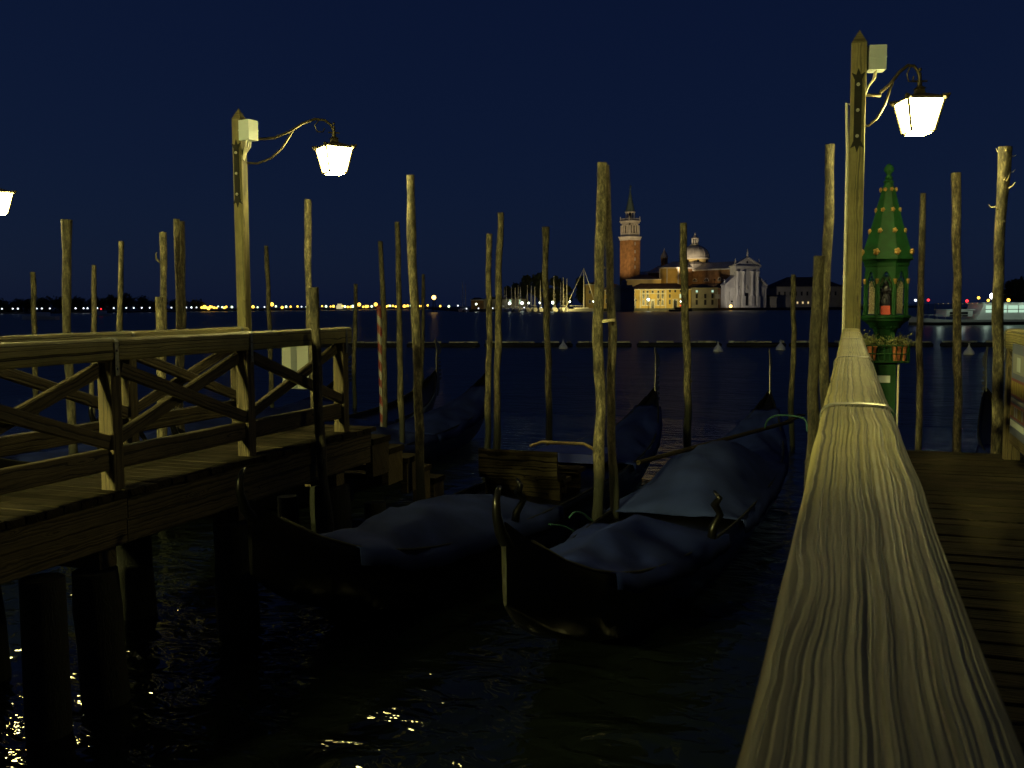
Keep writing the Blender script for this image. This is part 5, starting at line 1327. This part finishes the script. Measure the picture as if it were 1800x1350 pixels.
# little boats on the water
def launch(px, y, L, label, mat, lamp, rz=0):
    c = on(px, y, 0); Mx = Matrix.Translation(c) @ Matrix.Rotation(YAW+rz, 4, 'Z'); rt = thing('motor_boat', c, label, 'motor boat', 'boats under way', YAW+rz)
    m = MB(); st_ = []; n_ = 8
    for i in range(n_+1):
        t = i/n_; x = -L/2+L*t; b = 1.0*math.sin(math.pi*(.3+.69*t))**.6 if t < 1 else .03
        st_ += [(x, b, .75+.45*t*t), (x, b*.75, -.1), (x, -b*.75, -.1), (x, -b, .75+.45*t*t)]
    m.add(st_, [(i*4+j, i*4+(j+1) % 4, (i+1)*4+(j+1) % 4, (i+1)*4+j) for i in range(n_) for j in range(4)] + [(3, 2, 1, 0), (n_*4, n_*4+1, n_*4+2, n_*4+3)])
    m.build('hull', M[mat], rt, M=Mx)
    m = MB(); m.poly([(-L*.25, -.7, .85), (L*.18, -.6, .95), (L*.18, .6, .95), (-L*.25, .7, .85)], (0, 0, .8)); m.build('cabin', M[mat], rt, M=Mx)
    if lamp:
        m = MB(); m.tube([(0, 0, 1.7), (0, 0, 2.1)], .05, 5); m.build('lamp_mast', M['iron'], rt, M=Mx)
        m = MB(); m.ball((0, 0, 2.25), .22, 8); m.build('lamp', M[lamp], rt, True, Mx)
launch(1196, 547.5, 9, 'small boat with a red light passing below the yellow building', 'dark_paint', 'globe_r')
launch(70, 562, 9, 'pale motor boat on the water at the far left', 'white_paint', None, R(170))
launch(178, 556, 6, 'small pale boat behind the slim left poles', 'white_paint', 'globe_r', R(180))

# ------------------------------------------------------------------ water bus at right
c0 = on(1598, 569, 0); dW = 128.0
Mx = FM(1720, 121, R(4)); rt = thing('water_bus', Mx.translation, 'white water bus with lit cabin windows passing at right', 'water bus')
k = 121/F; L0, L1 = -128*k, 15.0
zw = lambda y: zz(1720, y, 119.5)
n_ = 18; st_ = []
for i in range(n_+1):
    t = i/n_; x = L0+(L1-L0)*t; b = 2.1*min(1, (math.sin(math.pi*min(.999, max(.001, t)))**.45)) if 0 < t < 1 else .15
    zt_ = zw(562) + (.45*(1-t/.25)**2 if t < .25 else 0)
    st_ += [(x, b, zt_), (x, b*.96, .35), (x, b*.8, -.3), (x, -b*.8, -.3), (x, -b*.96, .35), (x, -b, zt_)]
fs = [(i*6+j, i*6+(j+1) % 6, (i+1)*6+(j+1) % 6, (i+1)*6+j) for i in range(n_) for j in range(6)] + [tuple(range(6))[::-1], tuple(range(n_*6, n_*6+6))]
m = MB(); m.add(st_, fs, 0)
for i, f_ in enumerate(m.f): m.m[i] = 1 if (i < n_*6 and i % 6 in (1, 2, 3)) else 0
m.build('hull', [M['white_paint'], M['dark_paint']], rt, M=Mx)
xc0 = -18*k
m = MB(); m.poly([(xc0, -1.75, zw(561.7)), (L1-2, -1.75, zw(561.7)), (L1-2, -1.75, zw(534)), (xc0+.9, -1.75, zw(534))], (0, 3.5, 0)); ca = m.build('cabin', M['white_paint'], rt, M=Mx)
m = MB(); m.b2(xc0+.5, L1-1.5, -1.95, 1.95, zw(533.9), zw(532)); m.build('roof', M['white_paint'], rt, M=Mx)
x = xc0 + 1.1
while x < L1-4:
    m = MB(); m.b2(x, x+1.25, -1.80, -1.752, zw(549.5), zw(537)); wi = m.build('window', M['litgreen'], rt, M=Mx)
    m = MB(); m.b2(x-.04, x+1.29, -1.84, -1.752, zw(544)-.04, zw(544)+.04); m.build('mullion', M['dark_paint'], wi, M=Mx)
    x += 1.42
for kx in range(9):                          # lamps added out beyond the roof edge to brighten the hull side
    x = L0 + 2.5 + kx*2.9; z = zw(533) - .15
    m = MB(); m.b2(x-.2, x+.2, -3.05, -2.9, z+.10, z+.16); m.b2(x-.03, x+.03, -2.9, -1.5, z+.11, z+.15); dl = m.build('added_hull_lamp', M['iron'], rt, M=Mx)
    la = bpy.data.lights.new('added_hull_bulb', 'POINT'); la.energy = 22; la.color = (.75, 1, .78); la.shadow_soft_size = .06
    link(bpy.data.objects.new('added_hull_bulb', la), dl, Mx @ Matrix.Translation((x, -2.97, z)))
m = MB(); m.b2(L0+4.2, xc0-.3, -1.3, 1.3, zw(561)+.3, zw(545)); m.build('wheelhouse', M['white_paint'], rt, M=Mx)
m = MB(); m.b2(L0+4.0, xc0-.1, -1.5, 1.5, zw(544.9), zw(543.5)); m.build('wheelhouse_roof', M['white_paint'], rt, M=Mx)
for x in (L0+4.6, L0+5.9):
    m = MB(); m.b2(x, x+1.0, -1.34, -1.302, zw(556), zw(548)); m.build('window', M['pane'], rt, M=Mx)
m = MB(); m.tube([(L0+.8, -1.5, zw(561)), (L0+.8, -1.5, zw(553)), (xc0, -1.6, zw(553))], .03, 5)
for kx in range(6): m.tube([(L0+.8+kx*1.05, -1.52, zw(561)), (L0+.8+kx*1.05, -1.52, zw(553))], .025, 5)
m.build('railing', M['mast'], rt, M=Mx)
for (px, y, mat, r_, nm) in ((1604, 528, 'globe_w', .16, 'bow_light'), (1627, 527.5, 'globe_r', .16, 'side_light'), (1697, 529, 'globe_r', .18, 'side_light')):
    p0 = Mx @ Vector(((px-1720)*k, 0, 0)); z = zz(px, y, 121)
    m = MB(); m.tube([(p0.x, p0.y, zw(533) if px > 1690 else zw(545)), (p0.x, p0.y, z-.1)], .03, 5); m.build('light_mast', M['iron'], rt)
    m = MB(); m.ball((p0.x, p0.y, z), r_, 8); m.build(nm, M[mat], rt, True)
for i in range(11):
    m = MB(); m.ball((L0+3+i*.62, -1.52, zw(533.5)+.02*math.sin(i)), .045, 6); m.build('string_light', M['lit'], rt, M=Mx)
m = MB(); m.tube([(L0+2.6, -1.52, zw(533)), (xc0+.6, -1.52, zw(533))], .012, 4); m.tube([(L0+2.6, -1.52, zw(561)), (L0+2.6, -1.52, zw(533))], .03, 5); m.build('light_string_wire', M['iron'], rt, M=Mx)
# lamps and trees of the shore behind it
m = MB(); m.poly([fp(1690, 300), fp(1960, 290), fp(1960, 420), fp(1690, 420)], (0, 0, .9)); tag(m.build('ground', M['earth']), 'low dark shore behind the water bus', kind='structure')
for px, y, r_, mat, lb in ((1718, 523.5, .42, 'globe_y', 'small amber lamp left of the glaring searchlight'), (1743, 520.5, .95, 'globe_s', 'glaring white searchlight above the water bus'), (1735, 528, .4, 'globe_y', 'small amber lamp below the glaring searchlight'), (1770.5, 527.5, .5, 'globe_y', 'amber lamp between the right pole and the edge')):
    quay_globe(px, y, 300, lb, r_, mat, 'lamps of the right shore')
tree(1782, 330, 492, 44, 'dark tree at the right edge behind the water bus', 'trees of the right shore', 700, 91)
tree(1812, 335, 488, 50, 'dark tree cut by the right edge of the picture', 'trees of the right shore', 700, 92)
